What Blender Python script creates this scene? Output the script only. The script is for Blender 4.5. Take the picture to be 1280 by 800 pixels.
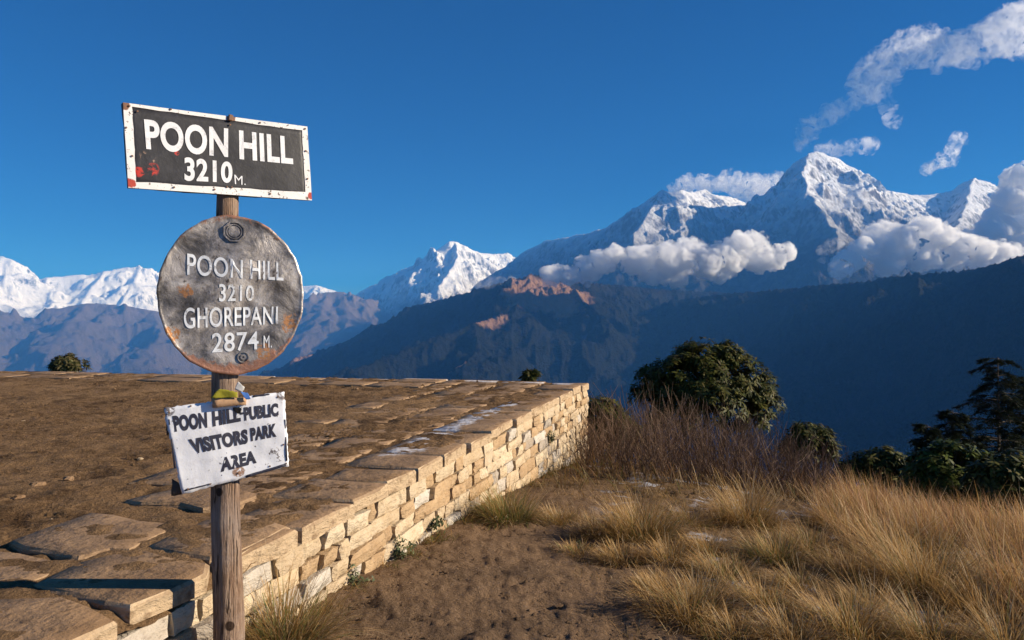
import bpy, math, random
import numpy as np
from mathutils import Vector, Matrix

# ------------------------------------------------------------ scene, camera, light
scene = bpy.context.scene
COL = scene.collection
for _o in list(bpy.data.objects):
    bpy.data.objects.remove(_o, do_unlink=True)

EYE = 1.452                      # eye height over the trodden ground
FPX = 980.0                     # focal length in photo pixels (1280 wide)
PITCH = math.atan(28.0 / FPX)   # the horizon lies 28 px under the picture's middle

cam_data = bpy.data.cameras.new('camera')
cam_data.sensor_width = 36.0
cam_data.lens = FPX / 1280.0 * 36.0
cam_data.clip_start = 0.05
cam_data.clip_end = 200000.0
camera = bpy.data.objects.new('camera', cam_data)
camera.location = (0, 0, EYE)
camera.rotation_euler = (math.pi / 2 + PITCH, 0, 0)
COL.objects.link(camera)
scene.camera = camera

SUN_ELEV = math.radians(23)
SUN_AZ = math.radians(-3)       # from +x (right) towards +y (away from the camera)
sun_dir = Vector((math.cos(SUN_ELEV) * math.cos(SUN_AZ), math.cos(SUN_ELEV) * math.sin(SUN_AZ), math.sin(SUN_ELEV)))
sun_data = bpy.data.lights.new('sun', 'SUN')
sun_data.energy = 5.0
sun_data.angle = math.radians(0.53)
sun_data.color = (1.0, 0.91, 0.79)
sun = bpy.data.objects.new('sun', sun_data)
sun.rotation_euler = sun_dir.to_track_quat('Z', 'Y').to_euler()
sun.location = sun_dir * 60
COL.objects.link(sun)

world = bpy.data.worlds.new('World')
scene.world = world
world.use_nodes = True
wnt = world.node_tree
bg = wnt.nodes['Background']
sky = wnt.nodes.new('ShaderNodeTexSky')
sky.sky_type = 'NISHITA'
sky.sun_disc = False
sky.sun_elevation = SUN_ELEV
sky.sun_rotation = math.pi / 2 - SUN_AZ
sky.altitude = 3200
sky.air_density = 1.0
sky.dust_density = 0.3
sky.ozone_density = 2.2
hsv = wnt.nodes.new('ShaderNodeHueSaturation')
hsv.inputs['Hue'].default_value = 0.512
hsv.inputs['Saturation'].default_value = 2.0
hsv.inputs['Value'].default_value = 0.92
wnt.links.new(sky.outputs['Color'], hsv.inputs['Color'])
wnt.links.new(hsv.outputs['Color'], bg.inputs['Color'])
bg.inputs['Strength'].default_value = 0.054

scene.view_settings.view_transform = 'Standard'
scene.view_settings.look = 'None'
scene.view_settings.exposure = 0.72
scene.view_settings.gamma = 1.0
scene.render.engine = 'CYCLES'
cy = scene.cycles
cy.max_bounces = 9
cy.diffuse_bounces = 2
cy.glossy_bounces = 2
cy.transmission_bounces = 3
cy.transparent_max_bounces = 8
cy.volume_bounces = 8
cy.volume_step_rate = 0.2
cy.volume_max_steps = 512
cy.use_denoising = True
cy.sample_clamp_indirect = 6.0
random.seed(7)

# ------------------------------------------------------------ helpers
def P(px, py, Y):
    """point at forward distance Y (metres) behind photo pixel (px, py)"""
    u = (px - 640.0) / FPX
    v = -(py - 400.0) / FPX
    yy = math.cos(PITCH) - v * math.sin(PITCH)
    zz = math.sin(PITCH) + v * math.cos(PITCH)
    return Vector((u / yy * Y, Y, EYE + zz / yy * Y))

def ray(px, py):
    p = P(px, py, 1.0)
    return Vector((p.x, 1.0, p.z - EYE))

def _grad(ix, iy, seed):
    h = (ix.astype(np.int64) * 374761393 + iy.astype(np.int64) * 668265263 + seed * 974634777) & 0xFFFFFFFF
    h = ((h ^ (h >> 13)) * 1274126177) & 0xFFFFFFFF
    h = h ^ (h >> 16)
    a = (h & 0xFFFF).astype(np.float64) * (2 * math.pi / 65536.0)
    return np.cos(a), np.sin(a)

def perlin(x, y, seed=0):
    x = np.asarray(x, dtype=np.float64); y = np.asarray(y, dtype=np.float64)
    ix = np.floor(x); iy = np.floor(y)
    fx = x - ix; fy = y - iy
    ux = fx * fx * fx * (fx * (fx * 6 - 15) + 10); uy = fy * fy * fy * (fy * (fy * 6 - 15) + 10)
    r = []
    for dx in (0, 1):
        for dy in (0, 1):
            gx, gy = _grad(ix + dx, iy + dy, seed)
            r.append(gx * (fx - dx) + gy * (fy - dy))
    a = r[0] + (r[2] - r[0]) * ux
    b = r[1] + (r[3] - r[1]) * ux
    return (a + (b - a) * uy) * 1.5

def fbm(x, y, octaves=4, seed=0, gain=0.5):
    s = 0; a = 1.0; f = 1.0
    for i in range(octaves):
        s = s + a * perlin(x * f, y * f, seed + i * 17)
        a *= gain; f *= 2.03
    return s

def ridged(x, y, octaves=5, seed=0, gain=0.5):
    s = 0; a = 1.0; f = 1.0; w = 1.0; t = 0
    for i in range(octaves):
        n = 1 - np.abs(perlin(x * f, y * f, seed + i * 31))
        n = n * n * w
        w = np.clip(n * 1.6, 0, 1)
        s = s + a * n; t += a
        a *= gain; f *= 2.07
    return s / t

def np_mesh(name, V, F, smooth=True, cols=None):
    V = np.asarray(V, dtype=np.float32).reshape(-1, 3)
    F = np.asarray(F, dtype=np.int32)
    k = F.shape[1]
    me = bpy.data.meshes.new(name)
    me.vertices.add(len(V)); me.vertices.foreach_set('co', V.ravel())
    me.loops.add(F.size); me.loops.foreach_set('vertex_index', F.ravel())
    me.polygons.add(len(F))
    me.polygons.foreach_set('loop_start', np.arange(0, F.size, k, dtype=np.int32))
    if smooth:
        me.polygons.foreach_set('use_smooth', np.ones(len(F), dtype=bool))
    me.update(calc_edges=True)
    if cols is not None:
        at = me.color_attributes.new('col', 'FLOAT_COLOR', 'POINT')
        c = np.ones((len(V), 4), dtype=np.float32); c[:, :3] = cols
        at.data.foreach_set('color', c.ravel())
    return me

def link(name, me, mat=None, parent=None, loc=None):
    o = bpy.data.objects.new(name, me)
    if mat is not None and me is not None and not me.materials:
        me.materials.append(mat)
    COL.objects.link(o)
    if parent is not None:
        o.parent = parent
    if loc is not None:
        o.location = loc
    return o

def tag(o, label=None, cat=None, group=None, kind=None):
    if label: o['label'] = label
    if cat: o['category'] = cat
    if group: o['group'] = group
    if kind: o['kind'] = kind
    return o

def grid_faces(nr, nc):
    i = np.arange(nr - 1)[:, None] * nc + np.arange(nc - 1)[None, :]
    return np.stack([i, i + 1, i + nc + 1, i + nc], axis=-1).reshape(-1, 4)

class NT:
    """small helper to write node trees"""
    def __init__(self, name):
        self.mat = bpy.data.materials.new(name)
        self.mat.use_nodes = True
        self.t = self.mat.node_tree
        self.bsdf = self.t.nodes.get('Principled BSDF')
        self.out = self.t.nodes.get('Material Output')
    def n(self, typ, **kw):
        nd = self.t.nodes.new(typ)
        for k, v in kw.items():
            if k.startswith('i_'):
                nd.inputs[k[2:].replace('_', ' ')].default_value = v
            else:
                setattr(nd, k, v)
        return nd
    def l(self, a, b):
        self.t.links.new(a, b)
    def coord(self, kind='Object'):
        if kind == 'Position':
            return self.n('ShaderNodeNewGeometry').outputs['Position']
        return self.n('ShaderNodeTexCoord').outputs[kind]
    def noise(self, vec, scale, detail=4, rough=0.55, dist=0.0):
        nd = self.n('ShaderNodeTexNoise')
        nd.inputs['Scale'].default_value = scale
        nd.inputs['Detail'].default_value = detail
        nd.inputs['Roughness'].default_value = rough
        nd.inputs['Distortion'].default_value = dist
        if vec is not None: self.l(vec, nd.inputs['Vector'])
        return nd.outputs['Fac']
    def ramp(self, fac, stops, interp='LINEAR'):
        nd = self.n('ShaderNodeValToRGB')
        cr = nd.color_ramp; cr.interpolation = interp
        while len(cr.elements) < len(stops): cr.elements.new(0.5)
        for e, (p, c) in zip(cr.elements, stops):
            e.position = p
            e.color = (*c, 1.0) if isinstance(c, (tuple, list)) else (c, c, c, 1.0)
        self.l(fac, nd.inputs['Fac'])
        return nd.outputs['Color']
    def mix(self, fac, a, b, blend='MIX'):
        nd = self.n('ShaderNodeMix', data_type='RGBA', blend_type=blend)
        for s, v in ((nd.inputs[0], fac), (nd.inputs[6], a), (nd.inputs[7], b)):
            if isinstance(v, (int, float)): s.default_value = v
            elif isinstance(v, (tuple, list)): s.default_value = (*v, 1.0)
            else: self.l(v, s)
        return nd.outputs[2]
    def math(self, op, a, b=None, c=None, clamp=False):
        nd = self.n('ShaderNodeMath', operation=op); nd.use_clamp = clamp
        for i, v in enumerate((a, b, c)):
            if v is None: continue
            if isinstance(v, (int, float)): nd.inputs[i].default_value = v
            else: self.l(v, nd.inputs[i])
        return nd.outputs[0]
    def maprange(self, v, a, b, c=0.0, d=1.0):
        nd = self.n('ShaderNodeMapRange')
        self.l(v, nd.inputs[0])
        for i, x in enumerate((a, b, c, d)): nd.inputs[i + 1].default_value = x
        return nd.outputs[0]
    def sep(self, vec):
        nd = self.n('ShaderNodeSeparateXYZ'); self.l(vec, nd.inputs[0]); return nd.outputs
    def scale(self, vec, s):
        nd = self.n('ShaderNodeMapping'); nd.inputs['Scale'].default_value = s
        self.l(vec, nd.inputs['Vector']); return nd.outputs[0]
    def bump(self, h, strength=0.5, dist=0.02, prev=None):
        nd = self.n('ShaderNodeBump')
        nd.inputs['Strength'].default_value = strength
        nd.inputs['Distance'].default_value = dist
        self.l(h, nd.inputs['Height'])
        if prev is not None: self.l(prev, nd.inputs['Normal'])
        self.l(nd.outputs[0], self.bsdf.inputs['Normal'])
        return nd.outputs[0]
    def set(self, color=None, rough=None, spec=None, metal=None):
        for key, v in (('Base Color', color), ('Roughness', rough), ('Specular IOR Level', spec), ('Metallic', metal)):
            if v is None: continue
            s = self.bsdf.inputs[key]
            if isinstance(v, (int, float)): s.default_value = v
            elif isinstance(v, (tuple, list)): s.default_value = (*v, 1.0)
            else: self.l(v, s)
        return self.mat
# ------------------------------------------------------------ mountains (true distances, in metres)
def m_snow(name, snow_lo, snow_hi, rock=(0.13, 0.115, 0.105), rock2=(0.075, 0.07, 0.068), scl=1.0, steep=0.5, low=(0.10, 0.075, 0.05)):
    k = NT(name)
    pos = k.coord('Position')
    p = k.scale(pos, (0.001, 0.001, 0.001))
    z = k.sep(pos)[2]
    nrm = k.n('ShaderNodeNewGeometry').outputs['Normal']
    nz = k.sep(nrm)[2]
    n1 = k.noise(p, 1.6 * scl, 8, 0.62)
    n2 = k.noise(k.scale(p, (6, 6, 1.6)), 1.4 * scl, 8, 0.66)
    zz = k.math('ADD', z, k.math('MULTIPLY', k.math('SUBTRACT', n1, 0.5), 1900.0))
    fac_h = k.maprange(zz, snow_lo, snow_hi)
    # steep or streaky ground sheds its snow
    st = k.math('ADD', nz, k.math('MULTIPLY', k.math('SUBTRACT', n2, 0.5), 1.15))
    fac_s = k.maprange(st, steep - 0.10, steep + 0.10)
    sn = k.math('MULTIPLY', fac_h, fac_s, clamp=True)
    rockc = k.mix(n2, rock, rock2)
    rockc = k.mix(k.maprange(zz, snow_lo - 600, snow_lo + 150), low, rockc)
    c = k.mix(sn, rockc, (0.82, 0.84, 0.87))
    k.set(c, 0.85, 0.1)
    k.bump(n2, 0.9, 90.0)
    return k.mat

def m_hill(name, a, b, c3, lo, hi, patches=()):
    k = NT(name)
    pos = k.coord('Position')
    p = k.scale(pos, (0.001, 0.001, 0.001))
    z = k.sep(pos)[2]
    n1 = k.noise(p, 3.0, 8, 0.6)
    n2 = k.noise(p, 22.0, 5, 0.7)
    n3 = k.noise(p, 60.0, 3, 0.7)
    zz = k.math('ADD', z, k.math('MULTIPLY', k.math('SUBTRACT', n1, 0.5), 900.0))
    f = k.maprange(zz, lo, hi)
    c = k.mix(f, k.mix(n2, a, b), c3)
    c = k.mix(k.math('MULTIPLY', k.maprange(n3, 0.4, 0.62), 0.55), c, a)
    for (pt, rad) in patches:                       # dry brown ground; the largest patch has its sunlight painted in
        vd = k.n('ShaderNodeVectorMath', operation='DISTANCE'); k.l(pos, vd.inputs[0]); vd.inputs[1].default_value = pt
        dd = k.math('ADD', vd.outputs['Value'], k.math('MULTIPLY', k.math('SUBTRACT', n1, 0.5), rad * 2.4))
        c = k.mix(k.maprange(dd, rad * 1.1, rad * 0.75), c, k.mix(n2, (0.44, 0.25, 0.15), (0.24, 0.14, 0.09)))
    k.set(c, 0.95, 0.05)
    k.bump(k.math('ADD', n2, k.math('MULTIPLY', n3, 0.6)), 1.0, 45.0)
    return k.mat

VALLEY = -1500.0

def massif(name, mat, ridges, az, daz, rr, dr, slope, A, lam, seed, d0=500.0, detail=40.0, trees=0.0):
    """terrain whose crests are the given ridge lines (pixel, pixel, km); both flanks fall away from them"""
    segs = []
    for rl in ridges:
        pts = [P(px, py, km * 1000.0) for px, py, km in rl]
        segs += list(zip(pts[:-1], pts[1:]))
    th = np.radians(np.arange(az[0], az[1] + daz * .5, daz))
    r = np.arange(rr[0], rr[1] + dr * .5, dr) * 1000.0
    T, R = np.meshgrid(th, r)
    X = np.sin(T) * R; Y = np.cos(T) * R
    X = X.astype(np.float32); Y = Y.astype(np.float32)
    wx = 55 * fbm(X / 420.0, Y / 420.0, 3, seed + 5); wy = 55 * fbm(X / 420.0, Y / 420.0, 3, seed + 9)
    Xw = (X + wx).astype(np.float32); Yw = (Y + wy).astype(np.float32)
    Z = np.full(X.shape, -1e9, dtype=np.float32); D = np.full(X.shape, 1e9, dtype=np.float32)
    for a, b in segs:
        dx, dy = b.x - a.x, b.y - a.y
        L2 = dx * dx + dy * dy + 1e-6
        t = np.clip(((Xw - a.x) * dx + (Yw - a.y) * dy) / L2, 0, 1)
        d = np.hypot(Xw - (a.x + t * dx), Yw - (a.y + t * dy))
        z = a.z + t * (b.z - a.z) - slope * d * (1 - 0.18 * np.clip(d / 5000.0, 0, 1))
        up = z > Z
        Z = np.where(up, z, Z); D = np.where(up, d, D)
    w = np.clip(D / d0, 0, 1)
    rn = ridged(X / lam, Y / lam, 6, seed, 0.52)
    Z = Z + w * A * (rn - 0.42) * 1.5
    Z = Z + detail * (0.35 + 0.65 * w) * (ridged(X / (lam * .16), Y / (lam * .16), 4, seed + 77, 0.55) - 0.5)
    if trees:                                       # crowns of the forest break the slope and the sky line
        Z = Z + trees * np.abs(perlin(X / 16.0, Y / 16.0, seed + 5)) + trees * .8 * perlin(X / 45.0, Y / 45.0, seed + 6)
    Z = np.maximum(Z, VALLEY - 120)
    V = np.stack([X, Y, Z], axis=-1)
    me = np_mesh(name, V.reshape(-1, 3), grid_faces(*X.shape)[:, ::-1])
    return tag(link(name, me, mat), kind='structure')

snow_far = m_snow('snow_far', 600, 1500, steep=0.50, scl=0.8, low=(0.12, 0.095, 0.075))
massif('snow_mountain', snow_far,
       [[(-130, 318, 33), (-60, 335, 34), (-25, 326, 34.5), (2, 320, 35), (14, 324, 35), (30, 339, 35.5), (45, 350, 36), (60, 346, 36), (85, 344, 36.5),
         (112, 343, 37), (132, 338, 37), (152, 335, 37.5), (175, 331, 38), (184, 338, 38), (198, 347, 38.5), (240, 352, 39),
         (300, 361, 39.5), (370, 358, 40), (395, 356, 40), (412, 361, 40.5), (440, 372, 41)],
        [(2, 320, 35), (-8, 345, 33.6), (-5, 372, 32)], [(132, 338, 37), (112, 362, 35.2), (100, 385, 33.6)],
        [(175, 331, 38), (168, 352, 36.3), (150, 380, 34.5)], [(60, 346, 36), (50, 370, 34.3)], [(395, 356, 40), (388, 372, 38.5)]],
       (-40, -11, ), 0.085, (29, 43), 0.11, 0.8, 480, 2300, 11, 700, 50)

brown = m_hill('brown_slopes', (0.075, 0.062, 0.05), (0.19, 0.135, 0.095), (0.23, 0.17, 0.125), 300, 1500)
massif('foothill_range', brown,
       [[(-200, 380, 19), (-60, 392, 20), (0, 388, 20.5), (30, 396, 21), (52, 398, 21), (76, 385, 21), (110, 379, 21.3), (150, 381, 21.6), (190, 388, 22),
         (240, 398, 22.5), (300, 404, 23), (350, 394, 23.4), (385, 373, 23.8), (408, 365, 24), (428, 364, 24.2), (445, 369, 24.6), (480, 385, 25.5)],
        [(110, 379, 21.3), (80, 410, 19), (60, 440, 17)], [(190, 388, 22), (200, 420, 19.5), (170, 452, 17)],
        [(0, 388, 20.5), (-30, 420, 18), (-60, 446, 16)], [(408, 365, 24), (398, 400, 21.5), (372, 430, 19.5)],
        [(428, 364, 24.2), (436, 400, 22), (420, 425, 20)], [(300, 404, 23), (285, 430, 20)]],
       (-42, -8), 0.085, (13.5, 26), 0.075, 0.62, 420, 1700, 23, 450, 70)

snow_mid = m_snow('snow_mid', 900, 1700, steep=0.50, scl=1.0)
massif('snow_mountain', snow_mid,
       [[(420, 378, 29), (445, 367, 29), (463, 357, 28.7), (480, 353, 28.5), (499, 338, 28.2), (512, 333, 28), (528, 331, 27.6), (545, 313, 27.2),
         (561, 302, 26.8), (568, 301, 27), (577, 305, 27.4), (590, 312, 28), (600, 316, 28.6), (612, 317, 29), (624, 317, 29.4), (634, 315, 29.7), (644, 322, 30.2), (668, 340, 31), (700, 352, 32)],
        [(568, 301, 27), (573, 318, 26), (566, 334, 25), (548, 358, 23.5)], [(499, 338, 28.2), (492, 352, 27), (486, 366, 26)],
        [(600, 316, 28.6), (596, 333, 27.4), (600, 350, 26)], [(528, 331, 27.6), (527, 352, 26.3)]],
       (-14, 6), 0.07, (20, 33), 0.075, 0.95, 430, 1700, 41, 600, 75)

snow_near = m_snow('snow_near', 1450, 2900, steep=0.56, scl=1.5, rock=(0.15, 0.135, 0.125), low=(0.022, 0.022, 0.018))
massif('snow_mountain', snow_near,
       [[(600, 352, 22.5), (643, 325, 21.8), (655, 315, 21.4), (680, 301, 20.6), (700, 298, 20), (720, 293, 19.5), (735, 292, 19), (760, 283, 18.3), (780, 270, 17.6),
         (800, 258, 17), (815, 247, 16.5), (828, 237, 16), (840, 241, 16.3), (850, 237, 16.6), (868, 240, 17.2), (880, 236, 17.6), (890, 243, 18),
         (905, 244, 18.4), (920, 247, 18.8), (932, 256, 19.2)],
        [(932, 256, 19), (946, 249, 18.4), (966, 235, 17.6), (986, 222, 16.9), (1000, 205, 16.3), (1011, 191, 15.9), (1020, 188, 16), (1034, 194, 16.4), (1046, 198, 16.7),
         (1060, 212, 17), (1080, 222, 17.4), (1100, 236, 17.8), (1122, 240, 18.2), (1140, 243, 18.6), (1162, 243, 18.8), (1190, 238, 18.8), (1202, 228, 18.8), (1216, 222, 18.8),
         (1232, 226, 19), (1246, 233, 19.3), (1270, 243, 19.6), (1310, 250, 20), (1380, 246, 20), (1500, 270, 20)],
        [(1011, 191, 15.9), (1004, 214, 15.1), (1010, 240, 14.3), (1032, 268, 13.3), (1050, 300, 12)],
        [(946, 249, 18.4), (930, 276, 16.6), (890, 305, 14.6), (860, 330, 13)],
        [(828, 237, 16), (803, 280, 14.9), (788, 302, 14.2)],
        [(1100, 236, 17.8), (1110, 262, 16.2), (1140, 290, 14.4), (1150, 318, 12.8)],
        [(1216, 222, 18.8), (1208, 255, 17), (1195, 285, 15)],
        [(760, 283, 18.3), (735, 310, 17), (700, 335, 15.4)]],
       (-3, 42), 0.075, (9.5, 23.5), 0.05, 1.0, 330, 1400, 57, 650, 44)

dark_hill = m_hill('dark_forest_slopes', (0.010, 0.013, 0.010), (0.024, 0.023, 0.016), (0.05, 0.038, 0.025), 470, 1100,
                   [(P(680, 371, 7950), 480), (P(610, 396, 7100), 190), (P(385, 455, 10500), 260), (P(570, 462, 5700), 90)])  # first patch: sunlit knob, its brightness put into the ground colour
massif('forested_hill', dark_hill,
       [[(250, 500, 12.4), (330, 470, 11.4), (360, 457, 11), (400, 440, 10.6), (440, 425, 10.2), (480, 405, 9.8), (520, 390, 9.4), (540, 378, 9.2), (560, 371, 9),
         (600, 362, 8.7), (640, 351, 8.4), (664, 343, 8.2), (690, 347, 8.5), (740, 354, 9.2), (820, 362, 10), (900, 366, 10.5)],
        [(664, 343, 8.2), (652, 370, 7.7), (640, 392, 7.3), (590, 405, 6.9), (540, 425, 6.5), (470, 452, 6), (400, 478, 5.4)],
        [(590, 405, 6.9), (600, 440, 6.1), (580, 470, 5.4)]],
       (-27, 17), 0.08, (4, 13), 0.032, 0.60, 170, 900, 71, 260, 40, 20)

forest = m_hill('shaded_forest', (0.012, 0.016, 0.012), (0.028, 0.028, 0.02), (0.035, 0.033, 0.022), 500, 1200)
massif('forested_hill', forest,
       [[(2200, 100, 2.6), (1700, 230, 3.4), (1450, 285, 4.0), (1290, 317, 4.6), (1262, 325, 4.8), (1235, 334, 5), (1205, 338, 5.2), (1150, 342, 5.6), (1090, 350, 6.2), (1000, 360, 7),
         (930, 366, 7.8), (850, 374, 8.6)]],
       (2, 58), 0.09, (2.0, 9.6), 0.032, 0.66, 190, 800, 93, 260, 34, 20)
# ------------------------------------------------------------ clouds
def m_cloud(name, dens, scl, lo, hi, aniso=0.25):
    """thickness and break-up of the vapour: density is what sunlight meets per metre"""
    k = NT(name)
    k.t.nodes.remove(k.bsdf)
    pos = k.coord('Object')
    n = k.noise(pos, scl, 8, 0.70, 0.9)
    d = k.math('MULTIPLY', k.maprange(n, lo, hi), dens)
    v = k.n('ShaderNodeVolumePrincipled')
    v.inputs['Color'].default_value = (1, 1, 1, 1)
    v.inputs['Anisotropy'].default_value = aniso
    k.l(d, v.inputs['Density'])
    k.l(v.outputs[0], k.out.inputs['Volume'])
    return k.mat

def cloud(blobs, depth, mat, label, voxel_px=3.0, lump=0.5, flat=1.0, seed=0, squash=0.8, billow=1.0):
    """a lumpy closed shell round overlapping puffs (pixel x, pixel y, radius in pixels, depth offset in radii)"""
    mpp = depth / FPX
    cx = sum(b[0] for b in blobs) / len(blobs); cyy = sum(b[1] for b in blobs) / len(blobs)
    c = P(cx, cyy, depth)
    bpy.ops.mesh.primitive_ico_sphere_add(subdivisions=3, radius=1.0)
    tmp = bpy.context.object
    S = np.array([v.co[:] for v in tmp.data.vertices]); F = np.array([p.vertices[:] for p in tmp.data.polygons])
    bpy.data.objects.remove(tmp, do_unlink=True)
    VV = []; FF = []; off = 0
    rng = np.random.default_rng(seed)
    for i, b in enumerate(blobs):
        p = P(b[0], b[1], depth) - c
        r = b[2] * mpp
        dy = (b[3] if len(b) > 3 else rng.uniform(-.5, .5)) * r
        s = S * (1 + lump * 0.5 * perlin(S[:, 0] * 1.7 + i * 7.3, S[:, 1] * 1.7 + S[:, 2] * 1.3, seed)[:, None])
        v = s * np.array([r, r * 1.25, r * squash]) + np.array([p.x, p.y + dy, p.z])
        VV.append(v); FF.append(F + off); off += len(v)
    me = np_mesh('cloud', np.concatenate(VV), np.concatenate(FF))
    o = link('cloud', me)
    rm = o.modifiers.new('r', 'REMESH'); rm.mode = 'VOXEL'; rm.voxel_size = voxel_px * mpp * .62
    dg = bpy.context.evaluated_depsgraph_get()
    ev = o.evaluated_get(dg); m2 = bpy.data.meshes.new_from_object(ev)
    o.modifiers.clear(); o.data = m2
    n = len(m2.vertices)
    co = np.empty(n * 3, dtype=np.float32); m2.vertices.foreach_get('co', co); co = co.reshape(-1, 3)
    no = np.empty(n * 3, dtype=np.float32); m2.vertices.foreach_get('normal', no); no = no.reshape(-1, 3)
    q = co / mpp
    d = 0
    for i, (wl, amp) in enumerate(((30, 8.0), (14, 6.5), (7, 3.6), (3.6, 1.8))):   # cauliflower heads on heads
        a1 = perlin((q[:, 0] + q[:, 1] * .5) / wl, (q[:, 2] - q[:, 1] * .4) / wl, seed + i * 3)
        a2 = perlin((q[:, 0] * .6 - q[:, 1] * .8) / wl + 9.3, (q[:, 2] * .9 + q[:, 0] * .35) / wl, seed + i * 5 + 1)
        d = d + amp * (0.55 - np.abs(a1) - 0.6 * np.abs(a2)) * billow
    d = d * mpp
    co = co + no * d[:, None]
    m2.vertices.foreach_set('co', co.astype(np.float32).ravel()); m2.update()
    m2.materials.clear(); m2.materials.append(mat)
    o.location = c
    tag(o, label, 'cloud', 'clouds round the peaks')
    return o

puffy = m_cloud('cloud_puffy', 0.034, 0.0078, 0.44, 0.60)
puffy_big = m_cloud('cloud_big', 0.024, 0.0058, 0.43, 0.59)
thin = m_cloud('cloud_thin', 0.0085, 0.0064, 0.47, 0.66)
wisp = m_cloud('cloud_wisp', 0.0060, 0.0040, 0.49, 0.70)

cloud([(690, 344, 13), (712, 346, 13), (735, 338, 16), (752, 328, 17), (765, 318, 14), (800, 325, 22), (822, 338, 20), (840, 325, 24), (862, 318, 23), (882, 330, 22), (905, 322, 23), (925, 310, 22),
       (940, 302, 16), (950, 322, 18), (968, 324, 15), (982, 316, 11), (900, 340, 14), (850, 345, 13)],
      7600, puffy, 'long white cumulus band in front of the dark slope below the middle ridge', 2.6, seed=3)
cloud([(1048, 336, 10), (1066, 325, 16), (1080, 312, 16), (1097, 298, 19), (1112, 286, 15), (1120, 310, 22), (1135, 295, 17), (1152, 292, 21), (1168, 300, 18), (1180, 315, 22), (1150, 320, 20), (1200, 306, 17),
       (1218, 314, 18), (1238, 314, 16), (1262, 316, 15), (1228, 322, 14), (1190, 328, 14), (1110, 328, 16)],
      10500, puffy_big, 'large bank of grey-white cumulus piled above the forested ridge on the right', 2.8, seed=8)
cloud([(1222, 296, 14), (1240, 292, 20), (1258, 284, 24), (1280, 272, 28), (1268, 252, 22), (1288, 240, 26), (1250, 270, 16), (1276, 222, 16), (1292, 210, 15), (1300, 290, 24), (1262, 305, 20)],
      12800, puffy_big, 'tall white cloud tower at the right edge rising behind the cloud bank', 2.8, seed=9)
cloud([(1027, 325, 5), (1030, 314, 5), (1036, 309, 6), (1043, 308, 5)], 10300, thin, 'tiny upright cloud puff just left of the large cloud bank', 1.5, seed=12)
cloud([(845, 236, 8), (860, 232, 11), (880, 230, 13), (900, 229, 15), (920, 232, 17), (940, 236, 17), (957, 233, 12), (968, 228, 9), (930, 246, 12)],
      21500, thin, 'pale banner cloud rising behind the crest between the two main peaks', 2.6, seed=15)
cloud([(585, 354, 6), (600, 354, 7), (615, 353, 7), (630, 354, 6), (640, 354, 4), (572, 352, 5)], 8400, thin, 'small flat streak of cloud on the slope under the far snow peak', 1.6, seed=19, squash=.7)
cloud([(1000, 178, 8), (1012, 160, 12), (1030, 148, 13), (1050, 138, 13), (1072, 120, 15), (1088, 100, 22), (1100, 84, 23), (1112, 74, 24), (1130, 66, 26), (1150, 60, 27), (1170, 64, 25), (1192, 66, 24), (1212, 62, 26),
       (1235, 52, 30), (1256, 42, 32), (1278, 32, 34), (1300, 22, 34), (1275, 62, 18), (1140, 40, 9), (1165, 36, 8), (1090, 120, 16), (1110, 100, 12), (1006, 169, 10), (1020, 154, 12), (1040, 143, 12), (1061, 129, 13)],
      15500, wisp, 'long ragged cloud streak trailing up to the right above the highest peak', 3.0, seed=22)
cloud([(1026, 190, 8), (1042, 186, 10), (1060, 184, 10), (1080, 182, 9), (1090, 182, 8)], 17200, wisp, 'faint veil of cloud just over the highest peak', 2.5, seed=23)
cloud([(1106, 112, 6), (1109, 118, 6), (1111, 124, 6), (1112, 130, 6), (1113, 136, 7), (1114, 142, 6), (1116, 148, 6), (1118, 154, 5)], 15600, wisp, 'short thin wisp hanging down from the long cloud streak', 1.6, seed=24, lump=.8)
cloud([(1160, 212, 7), (1172, 206, 8), (1184, 198, 8), (1192, 186, 8), (1196, 176, 6)], 16000, thin, 'small torn cloud scrap in the blue sky right of the highest peak', 1.8, seed=25)
cloud([(1040, 258, 10), (1056, 254, 14), (1070, 250, 12), (1050, 244, 10)], 13200, wisp, 'wispy cloud patch clinging to the sunlit face of the highest peak', 2.2, seed=28)
# ------------------------------------------------------------ the hill top
def sp(v, k=1.0):
    return np.logaddexp(0, v * k) / k

def ground_z(x, y):
    x = np.asarray(x, dtype=np.float64); y = np.asarray(y, dtype=np.float64)
    r = np.hypot(x + 4, y)
    z = -0.02 - 0.02 * np.clip(r - 4, 0, 30) - 0.10 * sp(x - 1.6, 2.0) * np.exp(-np.clip(x - 6, 0, 99) * .1) - 0.58 * sp(r - 13.8, 1.1)
    z = z + 0.045 * fbm(x / 1.7, y / 1.7, 3, 5) * np.clip((r - 4) / 4, 0.25, 1)
    far = np.clip((r - 25) / 200, 0, 1)
    z = z + far * 40 * fbm(x / 260, y / 260, 4, 8)
    return np.maximum(z, VALLEY)

def gz(x, y):
    return float(ground_z(np.array([x]), np.array([y]))[0])

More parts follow.
